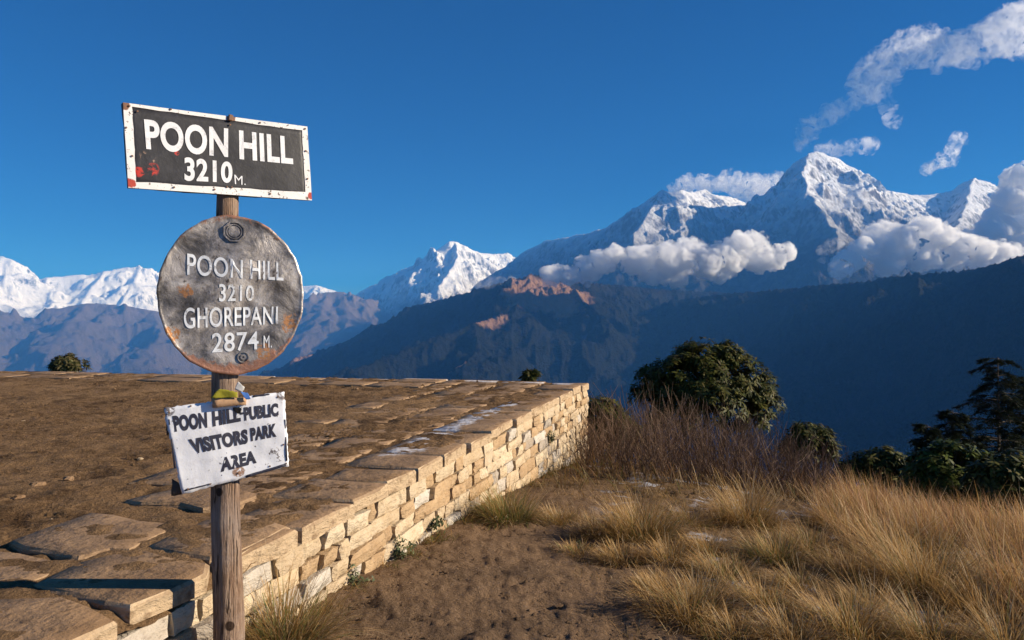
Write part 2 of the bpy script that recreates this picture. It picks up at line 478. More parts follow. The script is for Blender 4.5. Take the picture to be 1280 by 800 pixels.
def sheet_mesh():
    az = np.concatenate([np.arange(-44, 46.01, 0.17), np.arange(52, 314, 7.5), [316.0]])
    r = [1.2]
    while r[-1] < 11: r.append(r[-1] * 1.0085)
    while r[-1] < 32: r.append(r[-1] * 1.016)
    while r[-1] < 62000: r.append(r[-1] * 1.075)
    T, R = np.meshgrid(np.radians(az), np.array(r))
    X = np.sin(T) * R; Y = np.cos(T) * R
    Z = ground_z(X, Y)
    near = np.clip((26 - R) / 10, 0, 1)
    # trodden clods and heel marks
    Z = Z + near * (0.014 * fbm(X * 7.5, Y * 7.5, 3, 31, .6) + 0.024 * (ridged(X * 2.6, Y * 2.6, 3, 37) - .5) + 0.022 * np.clip(ridged(X * 6.1, Y * 6.1, 3, 39) - .42, 0, 1))
    Z = np.where(R > 30, Z, Z)
    return np_mesh('ground', np.stack([X, Y, Z], -1).reshape(-1, 3), grid_faces(*X.shape)[:, ::-1])

def m_ground():
    k = NT('trodden_earth')
    pos = k.coord('Position')
    n1 = k.noise(pos, 0.9, 5, 0.6); n2 = k.noise(pos, 12, 7, 0.75); n3 = k.noise(pos, 42, 4, 0.6)
    c = k.mix(n2, (0.085, 0.049, 0.027), (0.33, 0.212, 0.122))
    c = k.mix(k.maprange(n1, 0.5, 0.68), c, (0.10, 0.066, 0.042))
    c = k.mix(k.maprange(n3, 0.56, 0.75), c, (0.27, 0.19, 0.125))
    # dead grass matted in the soil, and frost left on the cold side of the tussocks
    x, y, z = k.sep(pos)
    gm = k.maprange(k.math('ADD', x, k.math('MULTIPLY', k.math('SUBTRACT', n1, .5), 2.0)), 0.5, 1.4)
    c = k.mix(k.math('MULTIPLY', gm, k.maprange(n2, 0.38, 0.6)), c, (0.155, 0.095, 0.042))
    fr = k.math('MULTIPLY', k.maprange(k.noise(k.scale(pos, (1, 1, 1)), 1.55, 6, 0.68, 0.4), 0.535, 0.61), k.maprange(x, 0.7, 1.3))
    c = k.mix(k.math('MULTIPLY', fr, 0.75), c, (0.55, 0.56, 0.60))
    k.set(c, 0.95, 0.08)
    k.bump(k.math('ADD', k.math('MULTIPLY', n3, 0.35), n2), 1.0, 0.05)
    return k.mat
ground = tag(link('ground', sheet_mesh(), m_ground()), kind='structure')

# ------------------------------------------------------------ terrace: frame of its own (s along the wall edge, t inwards, h up)
def at_z(px, py, z):
    r = ray(px, py); return r * ((z - EYE) / r.z) + Vector((0, 0, EYE))
T_N = at_z(249, 724, EYE - 1.0736); T_C = at_z(735, 478, EYE - 0.6283); T_L = at_z(0, 463, EYE - 0.616)
T_n = (T_C - T_N).cross(T_L - T_N); T_n = T_n / T_n.z
ES = Vector((T_C.x - T_N.x, T_C.y - T_N.y, 0)).normalized()
ET = Vector((-ES.y, ES.x, 0))
S_FAR = (T_C - T_N).dot(ES)
FAR_K = ((T_L - T_C).dot(ES)) / ((T_L - T_C).dot(ET))
def TP(s, t, h=0.0):
    p = T_N + ES * s + ET * t
    p.z = T_N.z - (T_n.x * (p.x - T_N.x) + T_n.y * (p.y - T_N.y)) + h
    return p
def to_st(px, py):
    r = ray(px, py)
    k = (T_N - Vector((0, 0, EYE))).dot(T_n) / r.dot(T_n)
    p = r * k + Vector((0, 0, EYE)) - T_N
    return p.dot(ES), p.dot(ET)
def s_far(t): return S_FAR + FAR_K * t

def m_dirt():
    k = NT('terrace_dirt')
    pos = k.coord('Position')
    n1 = k.noise(pos, 0.7, 5, 0.6); n2 = k.noise(pos, 11, 7, 0.75); n3 = k.noise(pos, 36, 4, 0.65)
    c = k.mix(k.maprange(n2, 0.3, 0.7), (0.072, 0.038, 0.018), (0.36, 0.220, 0.112))
    c = k.mix(k.maprange(n1, 0.48, 0.7), c, (0.34, 0.212, 0.112))
    c = k.mix(k.maprange(n3, 0.6, 0.78), c, (0.40, 0.28, 0.165))
    n4 = k.noise(pos, 1.7, 6, 0.7)
    c = k.mix(k.math('MULTIPLY', k.maprange(n4, 0.53, 0.62), 0.62), c, (0.055, 0.031, 0.017))
    k.set(c, 0.95, 0.06)
    k.bump(k.math('ADD', k.math('MULTIPLY', n3, 0.5), n2), 1.0, 0.08)
    return k.mat
def dirt_mesh():
    u = np.linspace(0, 1, 560); tt = [0.02]
    while tt[-1] < 17: tt.append(tt[-1] + 0.028 + 0.009 * tt[-1])
    tt = np.array(tt)
    U, Tt = np.meshgrid(u, tt)
    S = -4.0 + U * (S_FAR + FAR_K * Tt - 0.05 + 4.0)
    H = 0.014 * fbm(S * 5, Tt * 5, 4, 51, .6) + 0.03 * (ridged(S * 2.3, Tt * 2.3, 4, 53) - .45) + 0.012 * fbm(S * .7, Tt * .7, 2, 57) + 0.020 * np.clip(ridged(S * 6.3, Tt * 6.3, 3, 61) - .42, 0, 1) * np.clip(fbm(S * .8, Tt * .8, 2, 63) * 2 + .7, .15, 1.4) - 0.010
    H = H + 0.012 * fbm(S * 1.3, Tt * 1.3, 3, 59) * np.clip((2.6 - Tt) / .4, 0, 1)
    H = H - 0.09 * np.clip((.16 - Tt) / .16, 0, 1)
    X = T_N.x + ES.x * S + ET.x * Tt; Y = T_N.y + ES.y * S + ET.y * Tt
    Z = T_N.z - (T_n.x * (X - T_N.x) + T_n.y * (Y - T_N.y)) + H
    return np_mesh('terrace', np.stack([X, Y, Z], -1).reshape(-1, 3), grid_faces(*X.shape)[:, ::-1])
terrace = tag(link('terrace', dirt_mesh(), m_dirt()), kind='structure')

# flagstones
def m_slab():
    k = NT('flagstone')
    pos = k.coord('Position')
    rnd = k.n('ShaderNodeObjectInfo').outputs['Random']
    nz = k.sep(k.n('ShaderNodeNewGeometry').outputs['Normal'])[2]
    n1 = k.noise(pos, 2.2, 5, 0.6); n2 = k.noise(pos, 14, 6, 0.65); n3 = k.noise(k.scale(pos, (4, 4, 11)), 3.2, 6, 0.66, .4)
    dust = k.mix(k.maprange(n1, 0.32, 0.68), (0.20, 0.118, 0.060), (0.36, 0.230, 0.128))
    dust = k.mix(k.math('MULTIPLY', rnd, 0.45), dust, (0.31, 0.205, 0.125))
    dust = k.mix(k.maprange(n2, 0.55, 0.72), dust, (0.10, 0.06, 0.034))
    stone = k.mix(n3, (0.42, 0.29, 0.17), (0.66, 0.51, 0.34))
    stone = k.mix(k.math('MULTIPLY', k.maprange(n2, 0.52, 0.66), .8), stone, (0.22, 0.14, 0.08))
    sub0 = k.n('ShaderNodeVectorMath', operation='SUBTRACT'); k.l(pos, sub0.inputs[0]); sub0.inputs[1].default_value = TP(0, 0)
    dt0 = k.n('ShaderNodeVectorMath', operation='DOT_PRODUCT'); k.l(sub0.outputs[0], dt0.inputs[0]); dt0.inputs[1].default_value = ET
    inn = k.maprange(dt0.outputs['Value'], 0.06, 0.2)          # inner flags have soil-stained sides, the rim is washed clean
    stone = k.mix(k.math('MULTIPLY', inn, 0.75), stone, dust)
    c = k.mix(k.maprange(nz, 0.55, 0.9), stone, dust)
    # frost lying in the low line along the edge flags and on the far rim
    def seg(a, b, w, br):
        ab = b - a; L = ab.length
        sub = k.n('ShaderNodeVectorMath', operation='SUBTRACT'); k.l(pos, sub.inputs[0]); sub.inputs[1].default_value = a
        dt = k.n('ShaderNodeVectorMath', operation='DOT_PRODUCT'); k.l(sub.outputs[0], dt.inputs[0]); dt.inputs[1].default_value = ab / L
        tt = k.math('MINIMUM', k.math('MAXIMUM', dt.outputs['Value'], 0.0), L)
        vm = k.n('ShaderNodeVectorMath', operation='SCALE'); vm.inputs[0].default_value = ab / L; k.l(tt, vm.inputs['Scale'])
        ds = k.n('ShaderNodeVectorMath', operation='DISTANCE'); k.l(sub.outputs[0], ds.inputs[0]); k.l(vm.outputs[0], ds.inputs[1])
        d = k.math('ADD', ds.outputs['Value'], k.math('MULTIPLY', k.math('SUBTRACT', k.noise(pos, br, 6, 0.7), 0.5), w * 3.4))
        return k.maprange(d, w, w * 0.55)
    f = seg(TP(3.0, .42), TP(6.9, .50), 0.15, 2.6)
    f = k.math('MAXIMUM', f, seg(TP(8.95, .3), TP(9.15, 2.0), 0.12, 3.5))
    f = k.math('MAXIMUM', f, seg(TP(9.25, 2.3), TP(10.2, 12), 0.035, 1.7))
    c = k.mix(k.math('MULTIPLY', k.math('MULTIPLY', f, k.maprange(n2, .34, .52)), 0.8), c, (0.66, 0.66, 0.68))
    k.set(c, 0.88, 0.15)
    b = k.bump(k.math('ADD', k.math('ADD', n1, k.math('MULTIPLY', n2, 0.6)), k.math('MULTIPLY', n3, k.maprange(nz, .8, .3, 0, .9))), 0.9, 0.04)
    return k.mat
SLAB = m_slab()

def slab(poly, thick, h, rng, bev=0.014, tilt=None):
    """poly: outline in (s, t)"""
    pts = []
    n = len(poly)
    for i in range(n):
        a = Vector(poly[i]); b = Vector(poly[(i + 1) % n])
        m = max(1, int((b - a).length / 0.16))
        for j in range(m):
            p = a.lerp(b, j / m)
            if j: p += Vector((rng.uniform(-1, 1), rng.uniform(-1, 1))) * 0.017
            pts.append(p)
    c = sum(pts, Vector((0, 0))) / len(pts)
    ta, tb = tilt if tilt else (rng.uniform(-.008, .008), rng.uniform(-.008, .008))
    hh = lambda p: h + ta * (p.x - c.x) + tb * (p.y - c.y)
    V = []; N = len(pts)
    inner = []
    for p in pts:
        q = p + (c - p).normalized() * bev * rng.uniform(.7, 1.6)
        inner.append(q)
    for q in inner: V.append(TP(q.x, q.y, hh(q)))
    for p in pts: V.append(TP(p.x, p.y, hh(p) - bev * .8 - rng.uniform(0, .004)))
    for p in pts:
        V.append(TP(p.x, p.y, hh(p) - thick * rng.uniform(.93, 1.05)))
    mid = []
    for q in inner:
        w = q.lerp(c, .45); mid.append(len(V)); V.append(TP(w.x, w.y, hh(w) + rng.uniform(-.001, .002)))
    ci = len(V); V.append(TP(c.x, c.y, hh(c)))
    org = V[ci].copy()
    F = []
    area = sum(pts[i].x * pts[(i + 1) % N].y - pts[(i + 1) % N].x * pts[i].y for i in range(N))
    for i in range(N):
        j = (i + 1) % N
        quads = [(mid[i], mid[j], ci), (i, j, mid[j], mid[i]), (N + i, N + j, j, i), (2 * N + i, 2 * N + j, N + j, N + i)]
        for f in quads:
            F.append(f if area > 0 else f[::-1])
    me = bpy.data.meshes.new('paving_slab')
    me.from_pydata([v - org for v in V], [], F)
    me.polygons.foreach_set('use_smooth', [True, True, False, False] * N)
    return link('paving_slab', me, SLAB, terrace, org)

rs = random.Random(5)
def zpx(x, y, ox, oy, sc): return to_st(ox + x / sc, oy + y / sc)
Z1 = lambda *p: [zpx(x, y, 0, 640, 4.923) for x, y in p]
Z5 = lambda *p: [zpx(x, y, 0, 590, 4.923) for x, y in p]
near_slabs = [
    (Z1((55, 190), (430, 55), (560, 12), (700, 22), (870, 62), (1060, 78), (1100, 105), (862, 212), (800, 245), (680, 245), (480, 296), (440, 291), (140, 228)), .05, .012),
    (Z1((905, 222), (1110, 122), (1260, 58), (1500, 20), (1785, 95), (1480, 250), (1290, 292), (1150, 275)), .06, .010),
    (Z1((190, 462), (480, 318), (690, 262), (800, 262), (890, 235), (1150, 300), (1290, 316), (1270, 385), (1225, 408), (1068, 482), (800, 585), (640, 565), (430, 515)), .085, .006),
    (Z1((-260, 285), (0, 235), (125, 245), (432, 306), (462, 316), (125, 452), (-60, 505), (-420, 640)), .05, -.004),
    (Z1((-420, 690), (-60, 540), (390, 528), (560, 588), (722, 685), (470, 800), (300, 870), (-260, 1100)), .09, .008),
    (Z5((760, 186), (900, 150), (1060, 118), (1400, 95), (1620, 150), (1450, 215), (1250, 238), (1100, 205), (860, 200)), .05, .014),
    (Z1((1320, 275), (1500, 262), (1790, 110), (1795, 125), (1500, 268), (1290, 380)), .09, .004),
]
# the thin right-hand sliver above is the broken rim of the second flag
near_slabs.pop()
for poly, th, h in near_slabs:
    slab(poly, th, h, rs)
# edge flags: joints along the rim, then two more rows inwards, then the far band
joints = [-3.4, -2.3, -1.45]
edge_cuts = [0.86, 1.44, 1.96, 2.40, 2.98, 3.60, 4.20, 5.05, 5.75, 6.60, 7.25, 8.05, 8.65, 9.10]
first = [(0.40, 0.0), (0.80, 0.0), (0.815, 0.30), (0.39, 0.40)]
slab([(-.05 + .30, 0.02), (0.80, -0.01), (0.83, .40), (0.55, .50), (.30, .46)], .095, .004, rs)
for a, b in zip(edge_cuts[:-1], edge_cuts[1:]):
    g = rs.uniform(.006, .03)
    w = rs.uniform(.46, .66)
    slab([(a + g, rs.uniform(-.03, .02)), (b - g * .4, rs.uniform(-.03, .02)), (b - g + rs.uniform(-.05, .05), w), (a + g + rs.uniform(-.05, .05), w + rs.uniform(-.05, .05))], rs.uniform(.075, .105), rs.uniform(-.012, .014), rs)
for t0, t1, s0 in ((0.66, 1.28, 1.05), (1.30, 1.92, 1.6), (1.95, 2.35, 3.4)):
    s = s0
    while s < 8.7:
        L = rs.uniform(.7, 1.75)
        e = min(s + L, s_far(t0) - .1)
        if e - s < .3: break
        j = lambda m=.05: rs.uniform(-m, m)
        slab([(s + .015, t0 + .02 + j(.07)), (e - .012, t0 + .02 + j(.07)), (e - .012 + j(), t1 - .015 + j(.09)), (s + .015 + j(), t1 - .015 + j(.09))], .05, rs.uniform(-.014, .007), rs)
        s = e
for r0, r1 in ((0.0, .62), (.64, 1.3)):
    t = 2.4
    while t < 15.5:
        L = rs.uniform(.7, 1.8); e = t + L
        f0, f1 = s_far(t), s_far(e)
        slab([(f0 - r1 + .02, t + .015), (f0 - r0 - .01 + rs.uniform(-.05, .03), t + .015), (f1 - r0 - .01 + rs.uniform(-.05, .03), e - .012), (f1 - r1 + .02, e - .012)], .06, rs.uniform(-.012, .016), rs)
        t = e
for t, e in ((0.68, 1.4), (1.4, 2.38)):
    f0, f1 = s_far(t), s_far(e)
    slab([(8.78, t + .01), (f0 - .01, t + .01), (f1 - .01, e - .01), (8.74, e - .01)], .06, .0, rs)

# ------------------------------------------------------------ dry stone retaining wall under the rim
wall = link('retaining_wall', None, None, None, TP(0, 0, -.5))
tag(wall, 'dry stone retaining wall of pale beige blocks holding up the terrace', 'wall')
def m_stone(name, a, b, c3):
    k = NT(name)
    co = k.coord('Object')
    pos = k.coord('Position')
    rnd = k.n('ShaderNodeObjectInfo').outputs['Random']
    n1 = k.noise(pos, 7, 6, 0.6); n2 = k.noise(k.scale(pos, (9, 9, 30)), 1.6, 6, 0.65); n3 = k.noise(pos, 60, 3, 0.6)
    c = k.mix(k.maprange(n1, 0.32, 0.68), a, b)
    c = k.mix(k.math('MULTIPLY', k.maprange(n2, 0.54, 0.7), 0.7), c, c3)
    c = k.mix(k.math('MULTIPLY', rnd, 0.30), c, (0.30, 0.20, 0.12))
    k.set(c, 0.85, 0.15)
    k.bump(k.math('ADD', k.math('ADD', n1, k.math('MULTIPLY', n2, 0.7)), k.math('MULTIPLY', n3, 0.25)), 1.0, 0.03)
    return k.mat
stone_mats = [m_stone('stone_cream', (0.68, 0.55, 0.38), (0.56, 0.42, 0.26), (0.34, 0.23, 0.13)),
              m_stone('stone_ochre', (0.56, 0.40, 0.235), (0.44, 0.29, 0.16), (0.27, 0.175, 0.10)),
              m_stone('stone_pale', (0.66, 0.60, 0.51), (0.54, 0.48, 0.40), (0.34, 0.28, 0.22)),
              m_stone('stone_grey', (0.36, 0.315, 0.265), (0.46, 0.39, 0.31), (0.20, 0.155, 0.115)),
              m_stone('stone_sand', (0.62, 0.49, 0.325), (0.70, 0.585, 0.42), (0.38, 0.265, 0.16))]
def stone_mesh(rng):
    """unit block, front face towards -y: 6 x 4 grid of points with rounded, chipped rim"""
    nx, nz = 6, 4
    V = []; F = []
    bow = rng.uniform(-.05, .09); tiltf = rng.uniform(-.09, .09)
    skew = rng.uniform(-.14, .14); sk2 = rng.uniform(-.14, .14); tz0 = rng.uniform(-.10, .10); tz1 = rng.uniform(-.10, .10)
    for k in range(nz):
        for i in range(nx):
            x = i / (nx - 1) - .5; z = k / (nz - 1) - .5
            rim = i in (0, nx - 1) or k in (0, nz - 1)
            corner = i in (0, nx - 1) and k in (0, nz - 1)
            X = x * (1 - (.02 if corner else 0)) + (skew if i == 0 else sk2 if i == nx - 1 else 0) * z + rng.uniform(-.018, .018)
            Z = z * (1 - (.05 if corner else 0)) + x * (tz0 if k == 0 else tz1 if k == nz - 1 else 0) + rng.uniform(-.035, .035)
            Yf = -.5 + (.02 + rng.uniform(0, .055) if rim else 0) + rng.uniform(-.03, .03) + bow * (x * x * 2) + tiltf * z
            V.append((X, Yf, Z))
    id_ = lambda i, k: k * nx + i
    for k in range(nz - 1):
        for i in range(nx - 1):
            F.append((id_(i, k), id_(i + 1, k), id_(i + 1, k + 1), id_(i, k + 1)))
    ring = [id_(i, 0) for i in range(nx)] + [id_(nx - 1, k) for k in range(1, nz)] + [id_(i, nz - 1) for i in range(nx - 2, -1, -1)] + [id_(0, k) for k in range(nz - 2, 0, -1)]
    b0 = len(V)
    for r in ring:
        x, y, z = V[r]; V.append((x * 1.0, .5, z * 1.0))
    m = len(ring)
    for j in range(m):
        F.append((ring[j], b0 + j, b0 + (j + 1) % m, ring[(j + 1) % m]))
    F.append(tuple(b0 + j for j in range(m)))
    me = bpy.data.meshes.new('stone'); me.from_pydata(V, [], F); me.update()
    me.polygons.foreach_set('use_smooth', [False] * len(F))
    me.materials.append(stone_mats[0])
    return me
rw = random.Random(21)
variants = [stone_mesh(rw) for _ in range(26)]
yaw_w = math.atan2(ES.y, ES.x)
slope_w = math.atan2(TP(1, 0).z - TP(0, 0).z, 1.0)
Rw = Matrix.Rotation(yaw_w, 4, 'Z') @ Matrix.Rotation(-slope_w, 4, 'Y')
courses = []
d = 0.088
while d < 1.75:
    h = rw.choice([.085, .10, .105, .115, .12, .13, .14])
    courses.append((d, h)); d += h
WALL_T0 = 0.0
def put_stone(s, L, dmid, h, dep=.22, out=None):
    c = TP(s, 0, -dmid) + ET * (dep / 2 - (rw.uniform(-.012, .02) if out is None else out))
    o = link('stone', rw.choice(variants), None, wall)
    o.matrix_parent_inverse = Matrix.Translation(-wall.location)
    flip = rw.random() < .5
    R = Rw.copy()
    o.matrix_basis = Matrix.Translation(c) @ R @ Matrix.Rotation(rw.uniform(-.03, .03), 4, 'Y') @ Matrix.Rotation(rw.uniform(-.045, .045), 4, 'Z') @ Matrix.Diagonal((L, dep, h, 1))
    o.material_slots[0].link = 'OBJECT'
    o.material_slots[0].material = rw.choices(stone_mats, weights=[34, 22, 14, 9, 26])[0]
    return o
n_st = 0
for ci, (d0, h) in enumerate(courses):
    s = -1.7 + rw.uniform(0, .3)
    while s < S_FAR - .02:
        L = rw.choice([rw.uniform(.13, .22), rw.uniform(.2, .38), rw.uniform(.3, .55), rw.uniform(.2, .34)])
        if h < .1: L *= 1.25
        e = min(s + L, S_FAR + .01)
        if S_FAR - e < .1: e = S_FAR + .01
        L = e - s
        mid = TP((s + e) / 2, 0, -d0)
        if mid.z > gz(mid.x, mid.y) - .03 and L > .05:
            if L < .34 and h > .12 and rw.random() < .16:      # two thin stones packed on one another
                put_stone((s + e) / 2, L - .012, d0 + h * .27, h * .5); put_stone((s + e) / 2, L - .012, d0 + h * .77, h * .42)
            else:
                put_stone((s + e) / 2, L - rw.uniform(.008, .02), d0 + h / 2 + rw.uniform(-.004, .004), h - rw.uniform(.006, .016))
            n_st += 1
        s = e
# earth core behind the joints
def m_core():
    k = NT('packed_earth'); pos = k.coord('Position')
    n = k.noise(pos, 18, 5, 0.6)
    k.set(k.mix(n, (0.085, 0.055, 0.033), (0.20, 0.135, 0.08)), 0.95, 0.05); k.bump(n, 0.8, .03)
    return k.mat
core_pts = [(-4.2, .07), (S_FAR - .03, .07), (s_far(17) - .04, 17), (-4.2, 17)]
V = [TP(s, t, -.085) for s, t in core_pts] + [Vector((*TP(s, t).xy, -9.0)) for s, t in core_pts]
V = [v - wall.location for v in V]
link('earth_core', np_mesh('earth_core', [v[:] for v in V], [(0, 1, 2, 3), (7, 6, 5, 4), (0, 4, 5, 1), (1, 5, 6, 2), (2, 6, 7, 3), (3, 7, 4, 0)], smooth=False), m_core(), wall)
# ------------------------------------------------------------ signpost
POST_Y = 3.50
post_base = P(287, 800, POST_Y); post_base.z = gz(post_base.x, POST_Y) - .02
sign = link('signpost', None, None, None, post_base)
tag(sign, 'weathered wooden post with three hand painted metal signs beside the stone wall', 'signpost')
SL = sign.location

def spot(k, pos, pt, rad, n, wob=2.2):
    vd = k.n('ShaderNodeVectorMath', operation='DISTANCE'); k.l(pos, vd.inputs[0]); vd.inputs[1].default_value = pt
    dd = k.math('ADD', vd.outputs['Value'], k.math('MULTIPLY', k.math('SUBTRACT', n, 0.5), rad * wob))
    return k.maprange(dd, rad, rad * .8)

def m_wood():
    k = NT('weathered_wood')
    co = k.coord('Object')
    n1 = k.noise(k.scale(co, (42, 42, 2.4)), 1.0, 6, 0.65, 0.3); n2 = k.noise(co, 3.2, 4, 0.6); n3 = k.noise(k.scale(co, (90, 90, 5)), 1.0, 4, 0.6)
    c = k.ramp(n1, [(0.30, (0.05, 0.03, 0.02)), (0.46, (0.21, 0.13, 0.085)), (0.58, (0.33, 0.225, 0.155)), (0.72, (0.47, 0.35, 0.26))])
    c = k.mix(k.maprange(n2, 0.45, 0.7), c, (0.31, 0.25, 0.215))
    c = k.mix(k.maprange(n3, 0.57, 0.64), c, (0.035, 0.02, 0.014))
    for kpx, kpy, kr in ((303, 681, .016), (290, 777, .022), (277, 612, .02), (292, 560, .012)):
        c = k.mix(spot(k, k.coord('Position'), P(kpx, kpy, POST_Y) + Vector((.01, -.055, 0)), kr, n2, 1.2), c, (0.045, 0.026, 0.017))
    k.set(c, 0.75, 0.2); k.bump(k.math('SUBTRACT', n1, n3), 1.0, 0.016)
    return k.mat
WOOD = m_wood()
# trunk of the post through the pixels of its axis
axis = [(287, 830), (286.5, 780), (284.5, 720), (282, 650), (281, 560), (281, 470), (283, 330), (284.5, 240), (285, 150)]
rad = [.0665, .066, .064, .0615, .059, .0565, .051, .047, .045]
ap = [P(px, py, POST_Y) for px, py in axis]
ap[0].z = post_base.z - .25
seg = 20
V = []; F = []
zs = np.linspace(0, len(ap) - 1, 46)
for zi in zs:
    i = min(int(zi), len(ap) - 2); f = zi - i
    c = ap[i].lerp(ap[i + 1], f) - SL; r = rad[i] * (1 - f) + rad[i + 1] * f
    for a in range(seg):
        th = a / seg * 2 * math.pi
        rr = r * (1 + .05 * float(perlin(np.array([math.cos(th) * 1.6 + 5]), np.array([math.sin(th) * 1.6 + c.z * .5]), 4)[0]) + .022 * float(perlin(np.array([th * 2.2]), np.array([c.z * 5]), 9)[0]))
        for (kz, kth, amp) in ((P(304, 681, POST_Y).z - SL.z, -.5, .09), (P(290, 776, POST_Y).z - SL.z, -1.4, -.16), (P(276, 610, POST_Y).z - SL.z, -2.0, -.12)):
            dd = ((c.z - kz) / .045) ** 2 + (((th - kth + math.pi) % (2 * math.pi) - math.pi) / .5) ** 2
            rr *= 1 + amp * math.exp(-dd)
        V.append((c.x + math.cos(th) * rr, c.y + math.sin(th) * rr, c.z))
n = len(zs)
for k in range(n - 1):
    for a in range(seg):
        b = (a + 1) % seg
        F.append((k * seg + a, k * seg + b, (k + 1) * seg + b, (k + 1) * seg + a))
me = bpy.data.meshes.new('post'); me.from_pydata(V, [], F + [tuple(range((n - 1) * seg, n * seg))]); me.update()
me.polygons.foreach_set('use_smooth', [True] * len(F) + [False])
link('post', me, WOOD, sign)
knot_m = NT('knot'); knot_m.set((0.06, 0.034, 0.022), 0.8)

class Face:
    """upright plane of a sign; pixels of the photograph are carried onto it"""
    def __init__(self, px, py, yaw, gap):
        self.n = Vector((math.sin(yaw), -math.cos(yaw), 0))
        self.u = Vector((math.cos(yaw), math.sin(yaw), 0))
        self.o = P(px, py, POST_Y) + self.n * gap
    def uv(self, px, py):
        r = ray(px, py); o = Vector((0, 0, EYE))
        k = (self.o - o).dot(self.n) / r.dot(self.n)
        p = o + r * k - self.o
        return (p.dot(self.u), p.z)
    def pt(self, uv, h=0.0):
        return self.o + self.u * uv[0] + Vector((0, 0, uv[1])) + self.n * h - SL

def quad_map(q, x, y):
    """unit square to the quad TL TR BR BL"""
    tl, tr, br, bl = q
    top = (tl[0] + (tr[0] - tl[0]) * x, tl[1] + (tr[1] - tl[1]) * x)
    bot = (bl[0] + (br[0] - bl[0]) * x, bl[1] + (br[1] - bl[1]) * x)
    return (bot[0] + (top[0] - bot[0]) * y, bot[1] + (top[1] - bot[1]) * y)

def text_shape(txt, bold):
    cu = bpy.data.curves.new('lettering', 'FONT'); cu.body = txt; cu.offset = bold; cu.resolution_u = 6; cu.fill_mode = 'FRONT'
    cu.space_character = 1.06
    o = bpy.data.objects.new('tmp_text', cu); COL.objects.link(o)
    dg = bpy.context.evaluated_depsgraph_get()
    me = bpy.data.meshes.new_from_object(o.evaluated_get(dg))
    bpy.data.objects.remove(o, do_unlink=True); bpy.data.curves.remove(cu)
    V = np.array([v.co[:] for v in me.vertices]); F = [tuple(p.vertices) for p in me.polygons]
    bpy.data.meshes.remove(me)
    mn = V.min(0); mx = V.max(0)
    return (V[:, :2] - mn[:2]) / (mx[:2] - mn[:2]), F

def lettering(face, parent, mat, txt, quad, h, relief=None, bold=0.018, jit=0.0):
    V, F = text_shape(txt, bold)
    q = [face.uv(*p) for p in quad]
    out = []
    for x, y in V:
        w = quad_map(q, x, y)
        hh = h + (relief(w) if relief else 0)
        out.append(face.pt(w, hh))
    me = bpy.data.meshes.new('lettering'); me.from_pydata(out, [], F); me.update()
    return link('lettering', me, mat, parent)

def board_mesh(name, face, quad, nu, nv, h, thick, relief=None, seed=1, ragged=0.0):
    """sheet with dents: front grid, rim and back"""
    q = [face.uv(*p) for p in quad]
    rng = random.Random(seed)
    V = []; F = []
    for back in (0, 1):
        for j in range(nv + 1):
            for i in range(nu + 1):
                x, y = i / nu, j / nv
                w = quad_map(q, x, y)
                rim = i in (0, nu) or j in (0, nv)
                if rim and ragged and not back:
                    w = (w[0] + rng.uniform(-ragged, ragged), w[1] + rng.uniform(-ragged, ragged))
                if rim and back: w = V_uv[j * (nu + 1) + i]
                if not back:
                    if j == 0 and i == 0: V_uv = []
                    V_uv.append(w)
                V.append(face.pt(w, (h if not back else h - thick) + (relief(w) if relief else 0)))
    n = (nu + 1) * (nv + 1)
    for j in range(nv):
        for i in range(nu):
            a = j * (nu + 1) + i
            F.append((a, a + 1, a + nu + 2, a + nu + 1)); F.append((n + a, n + a + nu + 1, n + a + nu + 2, n + a + 1))
    ring = [i for i in range(nu + 1)] + [j * (nu + 1) + nu for j in range(1, nv + 1)] + [nv * (nu + 1) + i for i in range(nu - 1, -1, -1)] + [j * (nu + 1) for j in range(nv - 1, 0, -1)]
    m = len(ring)
    for k in range(m):
        a, b = ring[k], ring[(k + 1) % m]
        F.append((a, n + a, n + b, b))
    me = bpy.data.meshes.new(name); me.from_pydata(V, [], F); me.update()
    me.polygons.foreach_set('use_smooth', [True] * (nu * nv * 2) + [False] * m)
    return me

def strip_mesh(name, face, outer, inner, h, relief=None, ragged=0.0, seed=3, sub=14):
    """flat frame between two quads (closed band), slightly proud"""
    qo = [face.uv(*p) for p in outer]; qi = [face.uv(*p) for p in inner]
    rng = random.Random(seed)
    A = []; B = []
    for e in range(4):
        for k in range(sub):
            f = k / sub
            a = [qo[e][d] + (qo[(e + 1) % 4][d] - qo[e][d]) * f for d in (0, 1)]
            b = [qi[e][d] + (qi[(e + 1) % 4][d] - qi[e][d]) * f + rng.uniform(-ragged, ragged) for d in (0, 1)]
            A.append(a); B.append(b)
    m = len(A); V = []
    for hh in (h, h - .003):
        V += [face.pt(w, hh + (relief(w) if relief else 0)) for w in A] + [face.pt(w, hh + (relief(w) if relief else 0)) for w in B]
    F = []
    for k in range(m):
        j = (k + 1) % m
        F += [(k, m + k, m + j, j), (k, j, 2 * m + j, 2 * m + k), (m + k, 3 * m + k, 3 * m + j, m + j)]
    me = bpy.data.meshes.new(name); me.from_pydata(V, [], F); me.update()
    return me

